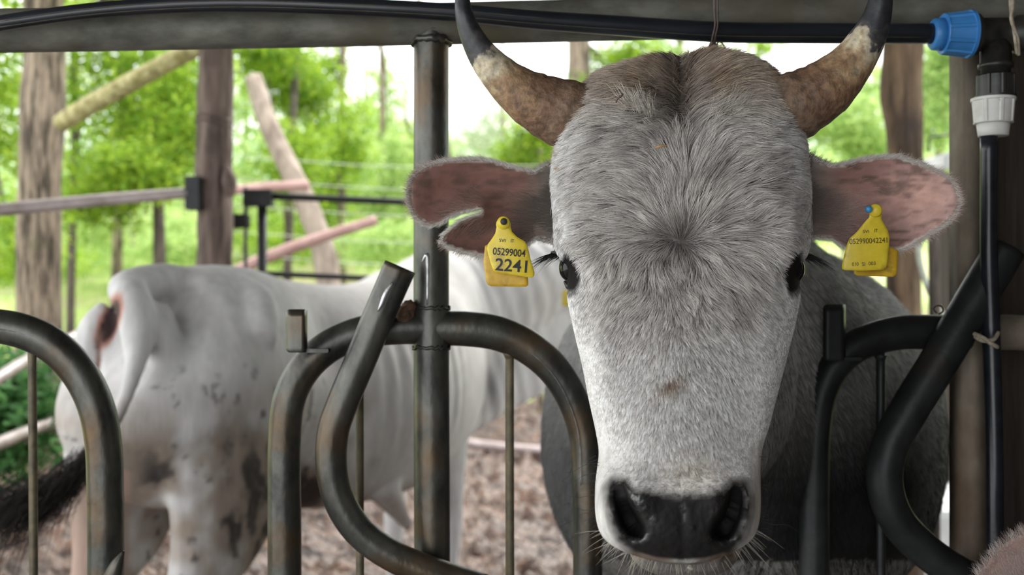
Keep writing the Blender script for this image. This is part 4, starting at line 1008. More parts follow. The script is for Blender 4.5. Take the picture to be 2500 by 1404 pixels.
L = []; cc = []
for tx, ty, vx0, vy0, nn_ in ((1566, 268, -.35, -1, 90), (1590, 282, -.25, -1, 80), (1540, 262, -.5, -1, 60), (1775, 268, .5, -1, 110), (1745, 300, .4, -1, 80), (1800, 262, .7, -.8, 60)):
    for k in range(nn_):
        bx = tx + r.normal(0, 9); by = ty + r.normal(0, 12); ln = r.uniform(30, 66); a_ = r.normal(0, .16); ca_, sa_ = math.cos(a_), math.sin(a_)
        vx, vy = vx0 * ca_ - vy0 * sa_, vx0 * sa_ + vy0 * ca_
        i_ = int(np.argmin(abs(yy - by))); j_ = int(np.argmin(abs(XX[i_, :nf] - bx))); d0 = DD[i_, j_]
        L.append([P(bx + vx * ln * s2, by + vy * ln * s2 + 10 * s2 * s2, d0 - .014 * math.sin(PI * min(s2 * .8 + .1, 1))) for s2 in (0, .3, .6, .85, 1)])
        cc.append(np.array([.74, .68, .60]) * r.uniform(.7, 1.1) if tx != 1660 else np.array([.42, .33, .26]) * r.uniform(.7, 1.2))
cols_curves('forelock_tuft', np.array(L), .00024, np.array(cc), M['fur'], bull)
# fuzz along the outline (ridge of the poll and cheeks)
def coat_on(me, sel_fn, n, dir_fn, len_fn, lift, col_fn, name, parent, rad=.0003, seed=3, mat='fur', clumpsize=.02, am=.5):
    r = np.random.default_rng(seed); me.calc_loop_triangles()
    nv = len(me.vertices); co = np.zeros(nv * 3, np.float32); me.vertices.foreach_get('co', co); co = co.reshape(-1, 3).astype(float)
    t = np.zeros(len(me.loop_triangles) * 3, np.int32); me.loop_triangles.foreach_get('vertices', t); t = t.reshape(-1, 3)
    A, B, C_ = co[t[:, 0]], co[t[:, 1]], co[t[:, 2]]; N = np.cross(B - A, C_ - A); ar = np.linalg.norm(N, axis=1); cen = (A + B + C_) / 3
    N /= ar[:, None] + 1e-12; wgt = ar * sel_fn(cen, N); i = r.choice(len(t), n, p=wgt / wgt.sum())
    a, b = r.random(n), r.random(n); f = a + b > 1; a[f] = 1 - a[f]; b[f] = 1 - b[f]
    p = A[i] + (B - A)[i] * a[:, None] + (C_ - A)[i] * b[:, None]; nn = N[i]
    d = dir_fn(p) + r.normal(0, .18, (n, 3)); L = len_fn(p) * r.uniform(.6, 1.3, n)
    pts = strands(p, nn, d, L, np.full(n, lift) * r.uniform(.6, 1.5, n), 4, .1, r)
    q = np.floor((p + .5 * clumpsize * np.stack([vnoise(p[:, 0] * 60, p[:, 2] * 60)] * 3, 1)) / clumpsize).astype(np.int64) + 5000
    clump(pts, q[:, 0] * 10 ** 10 + q[:, 1] * 10 ** 5 + q[:, 2], np.full(n, am), nn)
    c = col_fn(p) * r.uniform(.7, 1.3, (n, 1))
    return cols_curves(name, pts, rad, c.clip(0, .95), M[mat], parent)
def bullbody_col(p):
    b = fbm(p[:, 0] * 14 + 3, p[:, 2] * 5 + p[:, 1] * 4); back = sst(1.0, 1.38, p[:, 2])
    return mixc(np.tile([.022, .021, .021], (len(p), 1)) + .13 * (1 - sst(.15, .5, p[:, 0]))[:, None], [.62, .60, .58], back) * (.5 + 1.0 * b[:, None])  # hair carries the same painted shade as the torso skin
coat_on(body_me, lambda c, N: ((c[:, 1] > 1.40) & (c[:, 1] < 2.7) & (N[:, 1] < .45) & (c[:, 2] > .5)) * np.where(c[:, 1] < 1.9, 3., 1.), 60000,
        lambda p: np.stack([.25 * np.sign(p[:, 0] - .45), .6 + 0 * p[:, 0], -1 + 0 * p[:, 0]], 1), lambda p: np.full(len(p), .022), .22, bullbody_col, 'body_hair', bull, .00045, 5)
coat_on(body_me, lambda c, N: ((c[:, 1] > 1.36) & (c[:, 1] < 1.5) & (c[:, 2] > 1.50) & (N[:, 2] > .2)).astype(float), 7000,
        lambda p: np.stack([np.sign(p[:, 0] - .22) * .9, .3 + 0 * p[:, 0], .3 + 0 * p[:, 0]], 1), lambda p: np.full(len(p), .022), .5,
        lambda p: np.tile([.44, .35, .27], (len(p), 1)), 'poll_hair', bull, .0003, 6)

# ---- horns
def horn(pp, label):
    s = crom(np.array([[*P(x, y, d), rr0 * d / F] for x, y, d, rr0 in pp]), 10)
    c, rad = s[:, :3], s[:, 3]; T, A, B = frames(c); seg = 48; th = np.linspace(0, 2 * PI, seg, endpoint=False)
    t = np.linspace(0, 1, len(c)); nz = fbm(th[None, :] * 1.2 + 0 * t[:, None], t[:, None] * 26 + 0 * th[None], 4) - .5
    rg = rad[:, None] * (1 + nz * .10 * (1 - sst(.3, .5, t))[:, None] + .012 * np.sin(t[:, None] * 95 + 2 * nz) * (1 - sst(.25, .55, t))[:, None])
    R = c[:, None] + A[:, None] * (np.cos(th)[None] * rg)[..., None] + B[:, None] * (np.sin(th)[None] * rg)[..., None]
    V, f = loft(R); al = np.r_[np.repeat(t, seg), 0, 1]
    o = mesh_np('horn', V, f, M['horn'], bull, attrs={'along': al}); o['label'] = label
horn([(1440, 300, 1.42, 84), (1398, 285, 1.41, 85), (1335, 262, 1.405, 76), (1275, 228, 1.40, 62), (1222, 184, 1.395, 48), (1183, 140, 1.39, 38), (1153, 90, 1.385, 29.5), (1135, 42, 1.38, 23.5), (1129, 0, 1.38, 18.5), (1128, -60, 1.38, 12), (1133, -125, 1.38, 3)],
     'brown horn with black tip on the left of the picture')
horn([(1880, 285, 1.42, 86), (1925, 265, 1.41, 86), (1978, 240, 1.405, 79), (2028, 206, 1.40, 70), (2080, 152, 1.395, 54), (2117, 96, 1.39, 44), (2138, 50, 1.385, 36), (2150, 0, 1.38, 28.5), (2156, -60, 1.38, 20), (2155, -125, 1.38, 10), (2150, -165, 1.38, 3)],
     'brown horn with black tip on the right of the picture')

# ---- eyes, lids, lashes
for sgn, ex_, ey, dd in ((-1, 1391, 654, 1.376), (1, 1937, 658, 1.376)):
    c = P(ex_, ey, dd); e = bmesh.new(); bmesh.ops.create_uvsphere(e, u_segments=40, v_segments=24, radius=.0165)
    for v in e.verts: v.co = Vector((v.co.x * .86 + c[0], v.co.y * 1.15 + c[1], v.co.z * 1.06 + c[2]))
    eo = bm_obj('eye', e, M['eye'], bull, True)
    o1 = sgn
    pxtube('upper_eyelid', [(ex_ + o1 * 44, ey - 38, 1.408), (ex_ + o1 * 28, ey - 37, 1.392), (ex_ + o1 * 8, ey - 36, 1.378), (ex_ - o1 * 8, ey - 22, 1.366), (ex_ - o1 * 16, ey + 4, 1.362), (ex_ - o1 * 18, ey + 30, 1.366)],
           [3, 7, 9, 7, 6, 5], M['lash'], bull, seg=12, sm=6)
    pxtube('lower_eyelid', [(ex_ - o1 * 20, ey + 22, 1.368), (ex_ - o1 * 14, ey + 42, 1.375), (ex_ + o1 * 0, ey + 46, 1.385), (ex_ + o1 * 12, ey + 34, 1.395)],
           [4, 10, 9, 4], M['lash'], bull, seg=12, sm=6)
    L = []; r = np.random.default_rng(20 + sgn)
    for k in range(110):
        t = r.random(); bx = ex_ + o1 * (6 + 36 * t); by = ey - 38 + 3 * r.random(); ln = r.uniform(28, 78) * (.5 + .6 * t)
        p0 = P(bx, by, 1.385 + .025 * t); a = r.normal(0, .12)
        q = [P(bx + o1 * ln * s2 * np.cos(.35 + a), by + ln * (.42 * s2 ** 1.2 + .12 * s2 + a * s2), 1.385 + .025 * t - .012 * s2) for s2 in (.33, .66, 1)]
        L.append([p0, *q])
    for k in range(16):
        bx = ex_ - o1 * r.uniform(-10, 25); by = ey - 50 - r.uniform(0, 28) ; ln = r.uniform(15, 34); a = r.normal(0, .25)
        L.append([P(bx + ln * s2 * -o1, by + ln * s2 * (a - .3) + 10 * s2 * s2, 1.36 - .012 * s2) for s2 in (0, .33, .66, 1)])
    cols_curves('eyelashes', np.array(L), .00038, np.tile([.012] * 3, (len(L), 1)), M['lash'], bull)

# ---- whiskers
r = np.random.default_rng(31); L = []; cc = []
for k in range(150):
    t = r.uniform(0, PI); side = np.cos(t)
    bx = 1657 + side * r.uniform(150, 196); by = 1290 + np.sin(t) * 85 * r.uniform(.7, 1); 
    if by > 1372: by = 1366
    ln = r.uniform(20, 75); a = r.normal(0, .2); vx = side * .8 + a; vy = .35 + .6 * np.sin(t) + a
    d0 = 1.19 + .02 * r.random()
    L.append([P(bx + vx * ln * s2, by + vy * ln * s2 + 8 * s2 * s2, d0 + .01 * s2) for s2 in (0, .33, .66, 1)]); cc.append([.42, .38, .32])
for k in range(46):
    s_ = 1 if r.random() < .5 else -1; bx = 1657 + s_ * r.uniform(192, 204); by = r.uniform(1110, 1300); ln = r.uniform(12, 40) if r.random() < .8 else r.uniform(80, 130)
    L.append([P(bx + s_ * ln * s2, by + ln * s2 * r.uniform(-.1, .5), 1.23 - .01 * s2) for s2 in (0, .33, .66, 1)]); cc.append([.05, .05, .05])
for x, y in ((1604, 1176), (1624, 1188), (1590, 1192), (1650, 1184), (1676, 1196), (1688, 1180), (1706, 1190), (1730, 1188), (1742, 1172), (1712, 1176), (1660, 1210), (1612, 1204)):
    L.append([P(x + 10 * s2 * (1 if x > 1660 else -1), y + 3 * s2, 1.150 - .010 * s2) for s2 in (0, .33, .66, 1)]); cc.append([.02] * 3)
cols_curves('whiskers', np.array(L), .0003, np.array(cc), M['fur_ear'], bull)

# ---- ears
EL = [(1410, 470), (1347, 396), (1328, 407), (1306, 419), (1270, 414), (1217, 398), (1178, 389), (1140, 389), (1092, 393), (1062, 400), (1039, 408), (1015, 424), (1004, 440), (998, 465), (998, 482), (1001, 500), (1010, 520), (1022, 535), (1038, 545), (1053, 549), (1075, 543), (1100, 528), (1128, 517),
      (1164, 510), (1174, 510), (1178, 516), (1174, 523), (1150, 529), (1121, 542), (1100, 560), (1084, 574), (1080, 589), (1092, 601), (1128, 613), (1160, 620), (1185, 624), (1225, 623), (1250, 618), (1271, 610), (1288, 596), (1310, 580), (1345, 590), (1400, 600)]
ER = [(1915, 420), (1940, 380), (1971, 373), (1999, 393), (2028, 404), (2063, 401), (2106, 389), (2156, 383), (2192, 384), (2245, 400), (2298, 425), (2318, 438), (2330, 455), (2338, 478), (2340, 499), (2330, 521), (2306, 546), (2263, 574), (2220, 599), (2192, 611), (2156, 612), (2110, 610),
      (2060, 603), (2031, 583), (1992, 580), (1960, 590), (1925, 560)]
def ear(poly, sgn, base_x, label, tipx):
    def depth(x, y, d):
        t = np.clip(np.abs(x - base_x) / abs(tipx - base_x), 0, 1)
        cup = .034 * (1 - np.exp(-d / 34.)) * np.sin(PI * np.clip(t * .9 + .12, 0, 1)) 
        fold = -.012 * ga(y, 420 if sgn < 0 else 420, 26) * (1 - t) 
        return 1.405 - .035 * t + cup + fold + .022 * (1 - t)
    def cols(V):
        x, y = PX(V); n = len(V); t = np.abs(x - base_x) / abs(tipx - base_x); nz = fbm(x / 40, y / 12)
        _, d = poly_dist(np.array(poly, float), np.column_stack([x, y]))
        c = np.tile([.25, .13, .105], (n, 1)) if sgn < 0 else np.tile([.34, .19, .16], (n, 1))
        if sgn > 0: c = mixc(c, [.78, .40, .28], .8 * ga(x, 2245, 38) * ga(y, 480, 30)); c = mixc(c, [.58, .38, .34], .6 * sst(2100, 2250, x))  # light glowing through the outer ear painted in, strongest near the tip
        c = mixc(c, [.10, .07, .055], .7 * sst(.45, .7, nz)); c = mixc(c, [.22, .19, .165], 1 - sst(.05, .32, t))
        c = mixc(c, [.66, .62, .57], (1 - sst(0, 5, d)))
        h = n // 2; c[h:] = mixc(c[h:], [.55, .53, .5], np.ones(n - h) * .9)
        return c
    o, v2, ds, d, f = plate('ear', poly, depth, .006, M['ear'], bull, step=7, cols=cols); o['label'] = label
    # hair over the inside and a pale fringe on the rim
    r = np.random.default_rng(40 + sgn); n = 15000; P2 = np.array(poly, float)
    lo, hi = P2.min(0), P2.max(0); q = r.uniform(lo, hi, (n * 2, 2)); ins, dd = poly_dist(P2, q); k = ins & (dd > 1.5); q, dd = q[k][:n], dd[k][:n]; n = len(q)
    dep = depth(q[:, 0], q[:, 1], dd) - .003; root = np.column_stack([(q[:, 0] - 1250) / F * dep, dep, CAMZ - (q[:, 1] - 702) / F * dep])
    t = np.abs(q[:, 0] - base_x) / abs(tipx - base_x)
    mid = 490; vy = (q[:, 1] - mid) / 110.
    dr = np.column_stack([sgn * np.ones(n), np.zeros(n), -vy * .9 + .35 * (t < .45)]) + r.normal(0, .2, (n, 3)) * [1, 0, 1]
    L = np.where(dd < 12, .012, .016) * r.uniform(.6, 1.3, n)
    pts = strands(root, np.tile([0, -1., 0], (n, 1)), dr, L, r.uniform(.1, .45, n), 4, .15, r)
    cv = cols(np.vstack([root, root]))[:n]; nn = r.random(n)
    c = mixc(cv, [.50, .42, .36], (.15 + .55 * nn) * np.where(dd < 14, 1.0, .55)) if sgn < 0 else mixc(cv, [.62, .50, .45], (.15 + .55 * nn))
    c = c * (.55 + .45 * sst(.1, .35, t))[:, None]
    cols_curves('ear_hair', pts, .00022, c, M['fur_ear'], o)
    e = []
    for a_, b_ in zip(P2, np.roll(P2, -1, 0)):
        m = int(np.linalg.norm(b_ - a_) * 5); tt = r.random((m, 1)); nv = np.array([b_[1] - a_[1], -(b_[0] - a_[0])]); nv = nv / (np.linalg.norm(nv) + 1e-9)
        e.append(np.column_stack([a_ + (b_ - a_) * tt, np.tile(nv, (m, 1))]))
    e = np.vstack(e); tb = np.abs(e[:, 0] - base_x) / abs(tipx - base_x); e = e[((e[:, 0] - base_x) * sgn > 8)]; n = len(e)
    _, dd = poly_dist(P2, e[:, :2] + e[:, 2:] * 2); ins, _ = poly_dist(P2, e[:, :2] + e[:, 2:] * 2)
    e[ins, 2:] *= -1
    dep = depth(e[:, 0], e[:, 1], 0) + r.uniform(-.003, .003, n); root = np.column_stack([(e[:, 0] - 1250) / F * dep, dep, CAMZ - (e[:, 1] - 702) / F * dep])
    nr = np.column_stack([e[:, 2], np.zeros(n), -e[:, 3]]); dr = np.column_stack([sgn * np.ones(n), r.normal(0, .3, n), r.normal(0, .2, n)])
    pts = strands(root, nr, dr, r.uniform(.005, .011, n), r.uniform(.5, 1.1, n), 4, .15, r)
    cols_curves('ear_fringe', pts, .00015, np.tile([.78, .74, .68], (n, 1)) * r.uniform(.75, 1.15, (n, 1)), M['fur_ear'], o)
    return o
earL = ear(EL, -1, 1370, 'notched brown-pink ear with a cut in its lower edge', 998)
earR = ear(ER, 1, 1950, 'whole pink ear with light through its tip painted in', 2340)

# ---- ear tags
def eartag(parts_, txt, rot, label, pin, d0, front='yellow'):
    back, frontp = parts_
    c = np.mean(frontp, 0); root = empty('ear_tag', P(*pin[:2], d0)); tag(root, label, 'ear tag', 'yellow ear tags')
    bk = plate('back_tag', back, lambda x, y, d: d0 + .010 + 0 * x, .0022, M['orange'], root, step=5)[0]
    ft = plate('front_tag', frontp, lambda x, y, d: d0 - .004 + .003 * ((x - c[0]) / 60) ** 2, .0022, M['yellow'], root, step=5)[0]
    tube('tag_collar', [P(pin[0], pin[1], d0 + .012), P(pin[0], pin[1], d0 - .007), P(pin[0], pin[1], d0 - .0105)], [.0085, .0085, .0075], M['yellow'], root, seg=28)
    tube('pin', [P(pin[2], pin[3], d0 - .0), P(pin[2], pin[3], d0 - .012), P(pin[2], pin[3], d0 - .014)], [pin[4] / 2000, pin[4] / 2000, pin[4] / 2700], M[pin[5]], root, seg=24)
    for s, x, y, h, ink in txt:
        cu = bpy.data.curves.new('printed_text', 'FONT'); cu.body = s; cu.size = 1.0; cu.extrude = .0002; cu.align_x = 'CENTER'; cu.align_y = 'CENTER'; cu.offset = .012 if h[1] > 14 else 0
        o = bpy.data.objects.new('printed_text', cu); COL.objects.link(o); bpy.context.view_layer.update()
        wx, wy = max(o.dimensions.x, 1e-3), max(o.dimensions.y, 1e-3)
        me = bpy.data.meshes.new_from_object(o.evaluated_get(bpy.context.evaluated_depsgraph_get())); bpy.data.objects.remove(o)
        n = len(me.vertices); co = np.zeros(n * 3, np.float32); me.vertices.foreach_get('co', co); co = co.reshape(-1, 3)
        mn, mx = co.min(0), co.max(0); X = (co[:, 0] - (mn[0] + mx[0]) / 2) / (mx[0] - mn[0]) * h[0]; Y = -(co[:, 1] - (mn[1] + mx[1]) / 2) / (mx[1] - mn[1]) * h[1]
        ca, sa = math.cos(rot), math.sin(rot); xx = x + X * ca - Y * sa; yy_ = y + X * sa + Y * ca
        dd = d0 - .0058 + .003 * ((xx - c[0]) / 60) ** 2 + np.where(co[:, 2] > 0, 0, .0004)
        q = np.column_stack([(xx - 1250) / F * dd, dd, CAMZ - (yy_ - 702) / F * dd]).astype(np.float32)
        me.vertices.foreach_set('co', q.ravel()); me.update(); me.materials.append(M[ink])
        o = bpy.data.objects.new('printed_text', me); link(o, ft)
    return root
def arc(cx_, cy_, rr0, a0, a1, n=10): return [(cx_ + rr0 * math.cos(a), cy_ + rr0 * math.sin(a)) for a in np.linspace(math.radians(a0), math.radians(a1), n)]
f1 = arc(1229, 548, 18, 160, 375, 14) + [(1250, 566), (1262, 578), (1282, 590), (1289, 604), (1296, 635), (1305, 666), (1304, 674), (1298, 678), (1250, 671), (1212, 665), (1204, 660), (1197, 640), (1188, 606), (1191, 596), (1200, 584), (1209, 570)]
b1 = [(1184, 600), (1205, 590), (1280, 600), (1290, 690), (1289, 697), (1284, 700), (1200, 699), (1192, 696), (1187, 688), (1180, 640)]
eartag((b1, f1), [('SVI', 1226, 587, (15, 8), 'ink'), ('IT', 1251, 588, (8, 8), 'ink'), ('05299004', 1243, 616, (80, 18), 'ink'), ('2241', 1248, 648, (78, 30), 'ink')], math.radians(4.5),
       'yellow ear tag numbered 2241 in large digits on the notched left ear', (1229, 544, 1230, 541, 9, 'ink'), 1.375)
f2 = arc(2139, 514, 15, 190, 370, 12) + [(2152, 535), (2160, 549), (2168, 563), (2172, 580), (2171, 600), (2166, 646), (2163, 654), (2156, 659), (2110, 661), (2062, 660), (2055, 656), (2055, 648), (2064, 610), (2069, 592), (2076, 580), (2090, 568), (2108, 546), (2122, 530)]
b2 = [(2090, 600), (2150, 590), (2193, 612), (2191, 660), (2188, 671), (2180, 676), (2092, 673), (2084, 668), (2083, 640)]
eartag((b2, f2), [('SVI', 2114, 565, (15, 8), 'ink_faint'), ('IT', 2139, 563, (8, 8), 'ink_faint'), ('052990042241', 2120, 588, (92, 13), 'ink_faint'), ('010', 2088, 645, (16, 9), 'ink_faint'), ('SI', 2108, 645, (8, 9), 'ink_faint'), ('003', 2129, 643, (17, 9), 'ink_faint')], math.radians(-2.5),
       'yellow ear tag with small print and a blue pin on the right ear', (2137, 514, 2121, 511, 9, 'blue_pin'), 1.375)
# straw and a drop
def bits(name, pp, rr0, mat, label, cat, **k): return tag(pxtube(name, pp, rr0, M[mat], None, seg=7, **k), label, cat)
bits('straw_stalk', [(1352, 412, 1.368), (1370, 415, 1.358), (1392, 418, 1.348), (1408, 413, 1.342)], [1.5, 3, 3, 1.5], 'straw', 'bit of straw caught in the fur above the left eye', 'straw', rough=.5)
bits('straw_stalk', [(1504, 250, 1.315), (1508, 240, 1.313), (1516, 235, 1.312), (1521, 228, 1.312)], [2, 2.5, 2.5, 1.5], 'wire', 'dark twig bit in the fur below the left horn base', 'straw', rough=.4)
bits('straw_stalk', [(1598, 362, 1.283), (1612, 357, 1.281), (1628, 356, 1.281)], [2, 3.5, 2], 'straw', 'brownish husk caught high in the middle of the forehead fur', 'straw', rough=.4)
e = bmesh.new(); bmesh.ops.create_uvsphere(e, u_segments=16, v_segments=12, radius=.003); c = P(1684, 1388, 1.17)
for v in e.verts: v.co = Vector((v.co.x + c[0], v.co.y + c[1], v.co.z * 1.5 + c[2]))
tag(bm_obj('water_drop', e, M['drop'], None, True), 'clear drop hanging under the bull\'s muzzle', 'drop')

# ------------------------------------------------------------------ white cow seen from behind
R0 = np.array([-1.05, 2.86]); hd = np.array([.407, .914]); sd2 = np.array([.914, -.407])
def cw(x, s, z): q = R0 + hd * x + sd2 * s; return (q[0], q[1], z)
tor = [[*cw(x, .0 if x < 2 else .62 * (x - 2.0), z), a, b] for x, z, a, b in ((-.02, 1.14, .14, .16), (.04, 1.10, .25, .26), (.16, 1.065, .30, .335), (.40, 1.055, .29, .365), (.62, 1.02, .26, .365), (.88, .98, .30, .385), (1.15, .965, .335, .40), (1.42, .98, .32, .42), (1.66, 1.06, .27, .42), (1.86, 1.18, .185, .36), (2.05, 1.27, .135, .27), (2.28, 1.36, .12, .22), (2.48, 1.39, .11, .17), (2.66, 1.30, .09, .13), (2.9, 1.12, .06, .08))]
cp = [rings_vf(tor, 36, 5, 2.1)]
for s_ in (-1, 1):
    cp.append(leg_vf([(*cw(.28, s_ * .16, 1.12), .13, .23), (*cw(.23, s_ * .175, .90), .13, .235), (*cw(.22, s_ * .18, .72), .115, .20), (*cw(.15, s_ * .17, .56), .085, .14), (*cw(.02, s_ * .16, .44), .045, .07), (*cw(.04, s_ * .16, .24), .034, .042), (*cw(.09, s_ * .16, .09), .048, .055), (*cw(.12, s_ * .16, .0), .055, .07)], hd))
    xo = 1.62 if s_ > 0 else 1.72
    cp.append(leg_vf([(*cw(xo - .04, s_ * .17, 1.0), .09, .16), (*cw(xo - .04, s_ * .17, .72), .068, .105), (*cw(xo, s_ * .16, .46), .048, .056), (*cw(xo, s_ * .16, .38), .046, .05), (*cw(xo - .01, s_ * .16, .2), .033, .036), (*cw(xo + .02, s_ * .16, .08), .046, .05), (*cw(xo + .04, s_ * .16, .0), .052, .066)], hd))
    cp.append(tube_vf(crom(np.array([cw(.36, s_ * .10, 1.33), cw(.30, s_ * .22, 1.29), cw(.24, s_ * .26, 1.20)]), 5), np.full(11, .06), 14))   # hook bone
    cp.append(tube_vf(crom(np.array([cw(.05, s_ * .07, 1.28), cw(.02, s_ * .11, 1.22), cw(.06, s_ * .15, 1.12)]), 5), np.full(11, .055), 14))  # pin bone
# tail: head of the tail standing up over the rump, then hanging, then swung to the left
tl = crom([[*cw(.34, 0, 1.345), .055], [*cw(.16, 0, 1.365), .055], [*cw(.03, 0, 1.345), .055], [*P(322, 735, 2.79), .052], [*P(336, 820, 2.75), .045], [*P(328, 900, 2.70), .027], [*P(300, 985, 2.68), .021], [*P(262, 1065, 2.66), .017], [*P(215, 1120, 2.62), .014]], 8)
cp.append(tube_vf(tl[:, :3], tl[:, 3], 18))
cp.append(tube_vf(crom([P(930, 1180, 3.75), P(960, 1230, 3.8), P(1000, 1290, 3.85)], 4), np.linspace(.07, .02, 9), 12))   # sheath
cp.append(rings_vf([[*cw(1.62, 0, .86), .12, .18], [*cw(1.90, 0.02, .90), .07, .22], [*cw(2.15, 0.11, 1.00), .06, .23], [*cw(2.36, 0.22, 1.09), .05, .23], [*cw(2.54, 0.33, 1.20), .05, .18]], 20, 4))  # brisket
cow_me = remeshed(cp, .011, 12, .6)
cow = empty('white_cow', (*R0, 0)); tag(cow, 'whitish cow turned away behind the fence, dirty thighs, head hidden by the bull', 'cow')
n = len(cow_me.vertices); co = np.zeros(n * 3, np.float32); cow_me.vertices.foreach_get('co', co); co = co.reshape(-1, 3).astype(float)
px_, py_ = PX(co); nr = np.zeros(n * 3, np.float32); cow_me.vertices.foreach_get('normal', nr); nr = nr.reshape(-1, 3)
xl_ = (co[:, :2] - R0) @ hd; sl_ = (co[:, :2] - R0) @ sd2
# soft ribs, flank hollow
rib = .004 * np.sin(xl_ * 2 * PI / .085 + co[:, 2] * 1.5) * sst(.75, .95, xl_) * (1 - sst(1.35, 1.5, xl_)) * sst(.75, .9, co[:, 2]) * (1 - sst(1.2, 1.3, co[:, 2]))
holl = -.035 * np.exp(-(((xl_ - .66) / .11) ** 2 + ((co[:, 2] - 1.16) / .10) ** 2)) - .02 * np.exp(-(((xl_ - .50) / .07) ** 2 + ((co[:, 2] - .80) / .16) ** 2))
wr_ = .0035 * np.sin((xl_ * .9 + co[:, 2] * .35) * 2 * PI / .075) * sst(1.85, 2.0, xl_) * (1 - sst(2.3, 2.45, xl_))
cleft = .030 * ga(px_, 262, 14) * ga(py_, 790, 45) * (nr[:, 1] < 0) + .02 * ga(px_, 232, 9) * ga(py_, 880, 60) * (nr[:, 1] < 0)
co += nr * (rib + holl + wr_)[:, None]; co[:, 1] += cleft * (co[:, 1] < 3.05)
cow_me.vertices.foreach_set('co', co.astype(np.float32).ravel()); cow_me.update()
nz = fbm(co[:, 0] * 7 + co[:, 1] * 5, co[:, 2] * 7); n2 = fbm(co[:, 0] * 30 + co[:, 1] * 20, co[:, 2] * 22); n3 = fbm(co[:, 0] * 3 + co[:, 1] * 2 + 7, co[:, 2] * 3)
c = np.tile([.57, .555, .55], (n, 1))
c = mixc(c, [.46, .44, .43], .6 * sst(.45, .65, n3))
thigh = (1 - sst(.65, .95, xl_)) * (1 - sst(.85, 1.15, co[:, 2]))
c = mixc(c, [.27, .21, .165], np.clip(thigh * 1.3, 0, 1) * sst(.22, .50, nz) * .9)
c = mixc(c, [.06, .05, .045], np.clip(thigh * 1.4, 0, 1) * sst(.47, .60, nz * .6 + n2 * .4) * (1 - sst(.85, 1.0, co[:, 2])) * sst(300, 380, px_) * 1.0)
c = mixc(c, [.10, .09, .085], .8 * (1 - sst(.45, .9, xl_)) * sst(.66, .72, n2) * (1 - sst(1.0, 1.25, co[:, 2])))
bel = (1 - sst(.55, .70, co[:, 2])) * sst(.6, .8, xl_); c = mixc(c, [.30, .24, .20], bel * .7 * (xl_ < 1.5))
rear = (co[:, 1] < 3.1) & (px_ < 330) & (nr[:, 1] < .2)
e1 = ((px_ - 262 - (790 - py_) * .35) / 26) ** 2 + ((py_ - 785) / 62) ** 2
c = mixc(c, [.45, .22, .17], rear * (1 - sst(.9, 1.7, e1))); c = mixc(c, [.045, .025, .025], rear * (1 - sst(.5, 1.0, e1)))
e2 = ((px_ - 236 + (py_ - 840) * .05) / 9) ** 2 + ((py_ - 860) / 60) ** 2; c = mixc(c, [.16, .09, .07], rear * (1 - sst(.5, 1.3, e2)))
c = mixc(c, [.40, .25, .20], ((px_ > 90) & (px_ < 320)) * (py_ > 1150) * sst(.25, .7, nz) * .5 * (xl_ < .5))
ts = sst(960, 1100, py_) * (px_ < 330) * (co[:, 1] < 2.71); c = mixc(c, [.05, .045, .04], ts)
c = mixc(c, [.10, .095, .10], .7 * np.exp(-(((px_ - 1200) / 20) ** 2 + ((py_ - 950) / 55) ** 2)))
c = mixc(c, [.03, .025, .02], (1 - sst(.05, .08, co[:, 2])))
set_cols(cow_me, c); cow_me.materials.append(M['hide'])
cow_me.polygons.foreach_set('use_smooth', np.ones(len(cow_me.polygons), bool))
co_b = bpy.data.objects.new('body', cow_me); link(co_b, cow)
r = np.random.default_rng(61); L = []
tp = crom([P(240, 1092, 2.63), P(170, 1165, 2.58), P(90, 1215, 2.52), P(0, 1238, 2.46), P(-90, 1262, 2.42)], 8)
for k in range(2600):
    i = int(r.integers(0, 24)); ln = int(r.integers(4, 9)); o_ = r.normal(0, 1, 3) * (.010 + .0011 * i); dz = np.array([0, 0, -1.0]) * abs(r.normal(0, .012 + .0014 * i))
    q = tp[[min(i + int(ln * s2), 32) for s2 in (0, .33, .66, 1)]] + o_; q = q + dz * np.array([0, .3, .9, 1.9])[:, None]; L.append(q)
cols_curves('tail_switch', np.array(L), .0009, np.tile([.03, .026, .024], (len(L), 1)) * r.uniform(.5, 1.8, (len(L), 1)), M['fur_ear'], cow)
# its ear and tag behind the bull's cheek
pl = plate('ear', [(1296, 690), (1310, 655), (1345, 640), (1385, 660), (1420, 700), (1400, 730), (1345, 722), (1310, 712)], lambda x, y, d: 4.9 + .03 * (1 - np.exp(-d / 15.)), .02, M['ear'], cow, step=8,
           cols=lambda V: np.tile([.20, .16, .15], (len(V), 1)))[0]
t2 = empty('ear_tag', P(1384, 735, 4.7)); tag(t2, 'blurred yellow ear tag of the cow behind, at the bull\'s left cheek', 'ear tag', 'yellow ear tags')
plate('front_tag', [(1372, 715), (1384, 706), (1398, 715), (1402, 750), (1372, 747)], lambda x, y, d: 4.7 + 0 * x, .004, M['yellow'], t2, step=6)

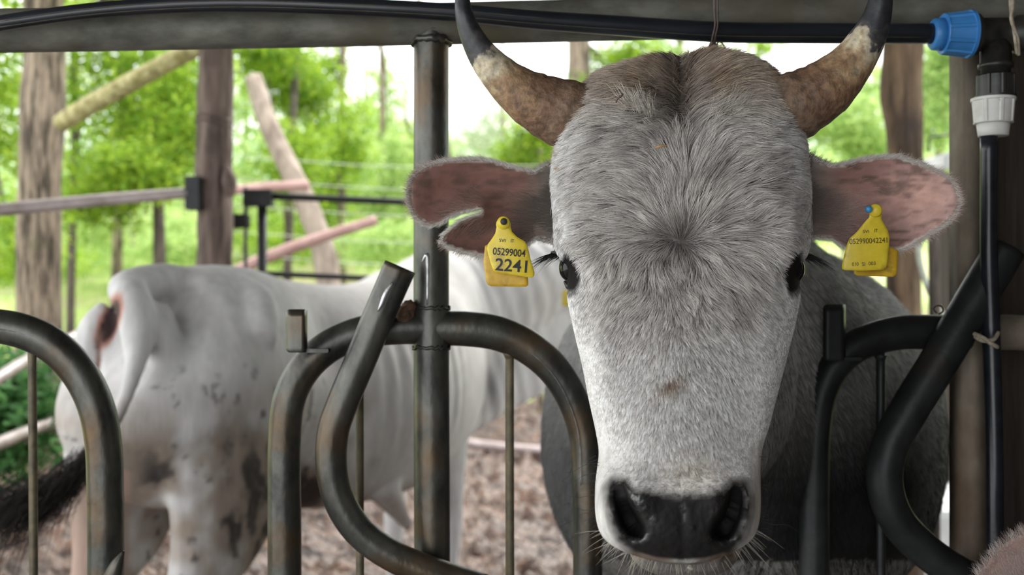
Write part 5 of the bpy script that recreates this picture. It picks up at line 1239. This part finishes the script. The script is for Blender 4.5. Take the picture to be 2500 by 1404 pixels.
# ------------------------------------------------------------------ second animal at the lower right corner
cal = empty('pale_calf', (*P(2750, 1500, 1.75)[:2], 0)); tag(cal, 'pink-eared pale calf mostly outside the lower right corner', 'calf')
def TZ(px, py, d, a, b): q = P(px, py, d); return [*q, a, b]
cme = remeshed([rings_vf([TZ(2790, 1800, 1.25, .05, .05), TZ(2790, 1720, 1.33, .06, .07), TZ(2800, 1640, 1.42, .08, .09), [.84, 1.52, .76, .09, .10], [.88, 1.7, .66, .09, .12], [.94, 1.93, .58, .10, .15], [1.12, 2.15, .60, .12, .19], [1.32, 2.4, .64, .17, .22], [1.45, 2.75, .66, .19, .23], [1.56, 3.05, .68, .14, .18]], 28, 5)]
               + [leg_vf([(x, y, .62, .07, .10), (x, y, .36, .045, .05), (x, y, .1, .03, .035), (x, y, .0, .04, .05)], (.3, .95)) for x, y in ((1.18, 2.33), (1.42, 2.27), (1.40, 3.0), (1.62, 2.92))], .012, 6)
set_cols(cme, np.tile([.5, .46, .42], (len(cme.vertices), 1))); cme.materials.append(M['hide']); cme.polygons.foreach_set('use_smooth', np.ones(len(cme.polygons), bool))
link(bpy.data.objects.new('body', cme), cal)
EC = [(2385, 1410), (2410, 1372), (2440, 1338), (2470, 1315), (2505, 1298), (2560, 1296), (2620, 1330), (2680, 1400), (2700, 1460), (2620, 1490), (2520, 1492), (2430, 1470), (2392, 1440)]
ec = plate('ear', EC, lambda x, y, d: 1.42 + .03 * (1 - np.exp(-d / 40.)), .007, M['ear'], cal, step=9, cols=lambda V: np.tile([.50, .33, .29], (len(V), 1)) * (.7 + .6 * fbm(PX(V)[0] / 30, PX(V)[1] / 60))[:, None])[0]
r = np.random.default_rng(71); P2 = np.array(EC, float); q = r.uniform(P2.min(0), P2.max(0), (9000, 2)); ins, dd = poly_dist(P2, q); q, dd = q[ins], dd[ins]; n = len(q)
dep = 1.415 + .03 * (1 - np.exp(-dd / 40.)); root = np.column_stack([(q[:, 0] - 1250) / F * dep, dep, CAMZ - (q[:, 1] - 702) / F * dep])
dr = np.column_stack([-.6 * np.ones(n), np.zeros(n), .8 * np.ones(n)]) + r.normal(0, .2, (n, 3)); pts = strands(root, np.tile([0, -1., 0], (n, 1)), dr, r.uniform(.010, .02, n), r.uniform(.1, .4, n), 4, .15, r)
cols_curves('ear_hair', pts, .00024, mixc(np.tile([.48, .34, .30], (n, 1)), [.75, .7, .66], r.random(n) * np.where(dd < 14, 1, .6)), M['fur_ear'], ec)
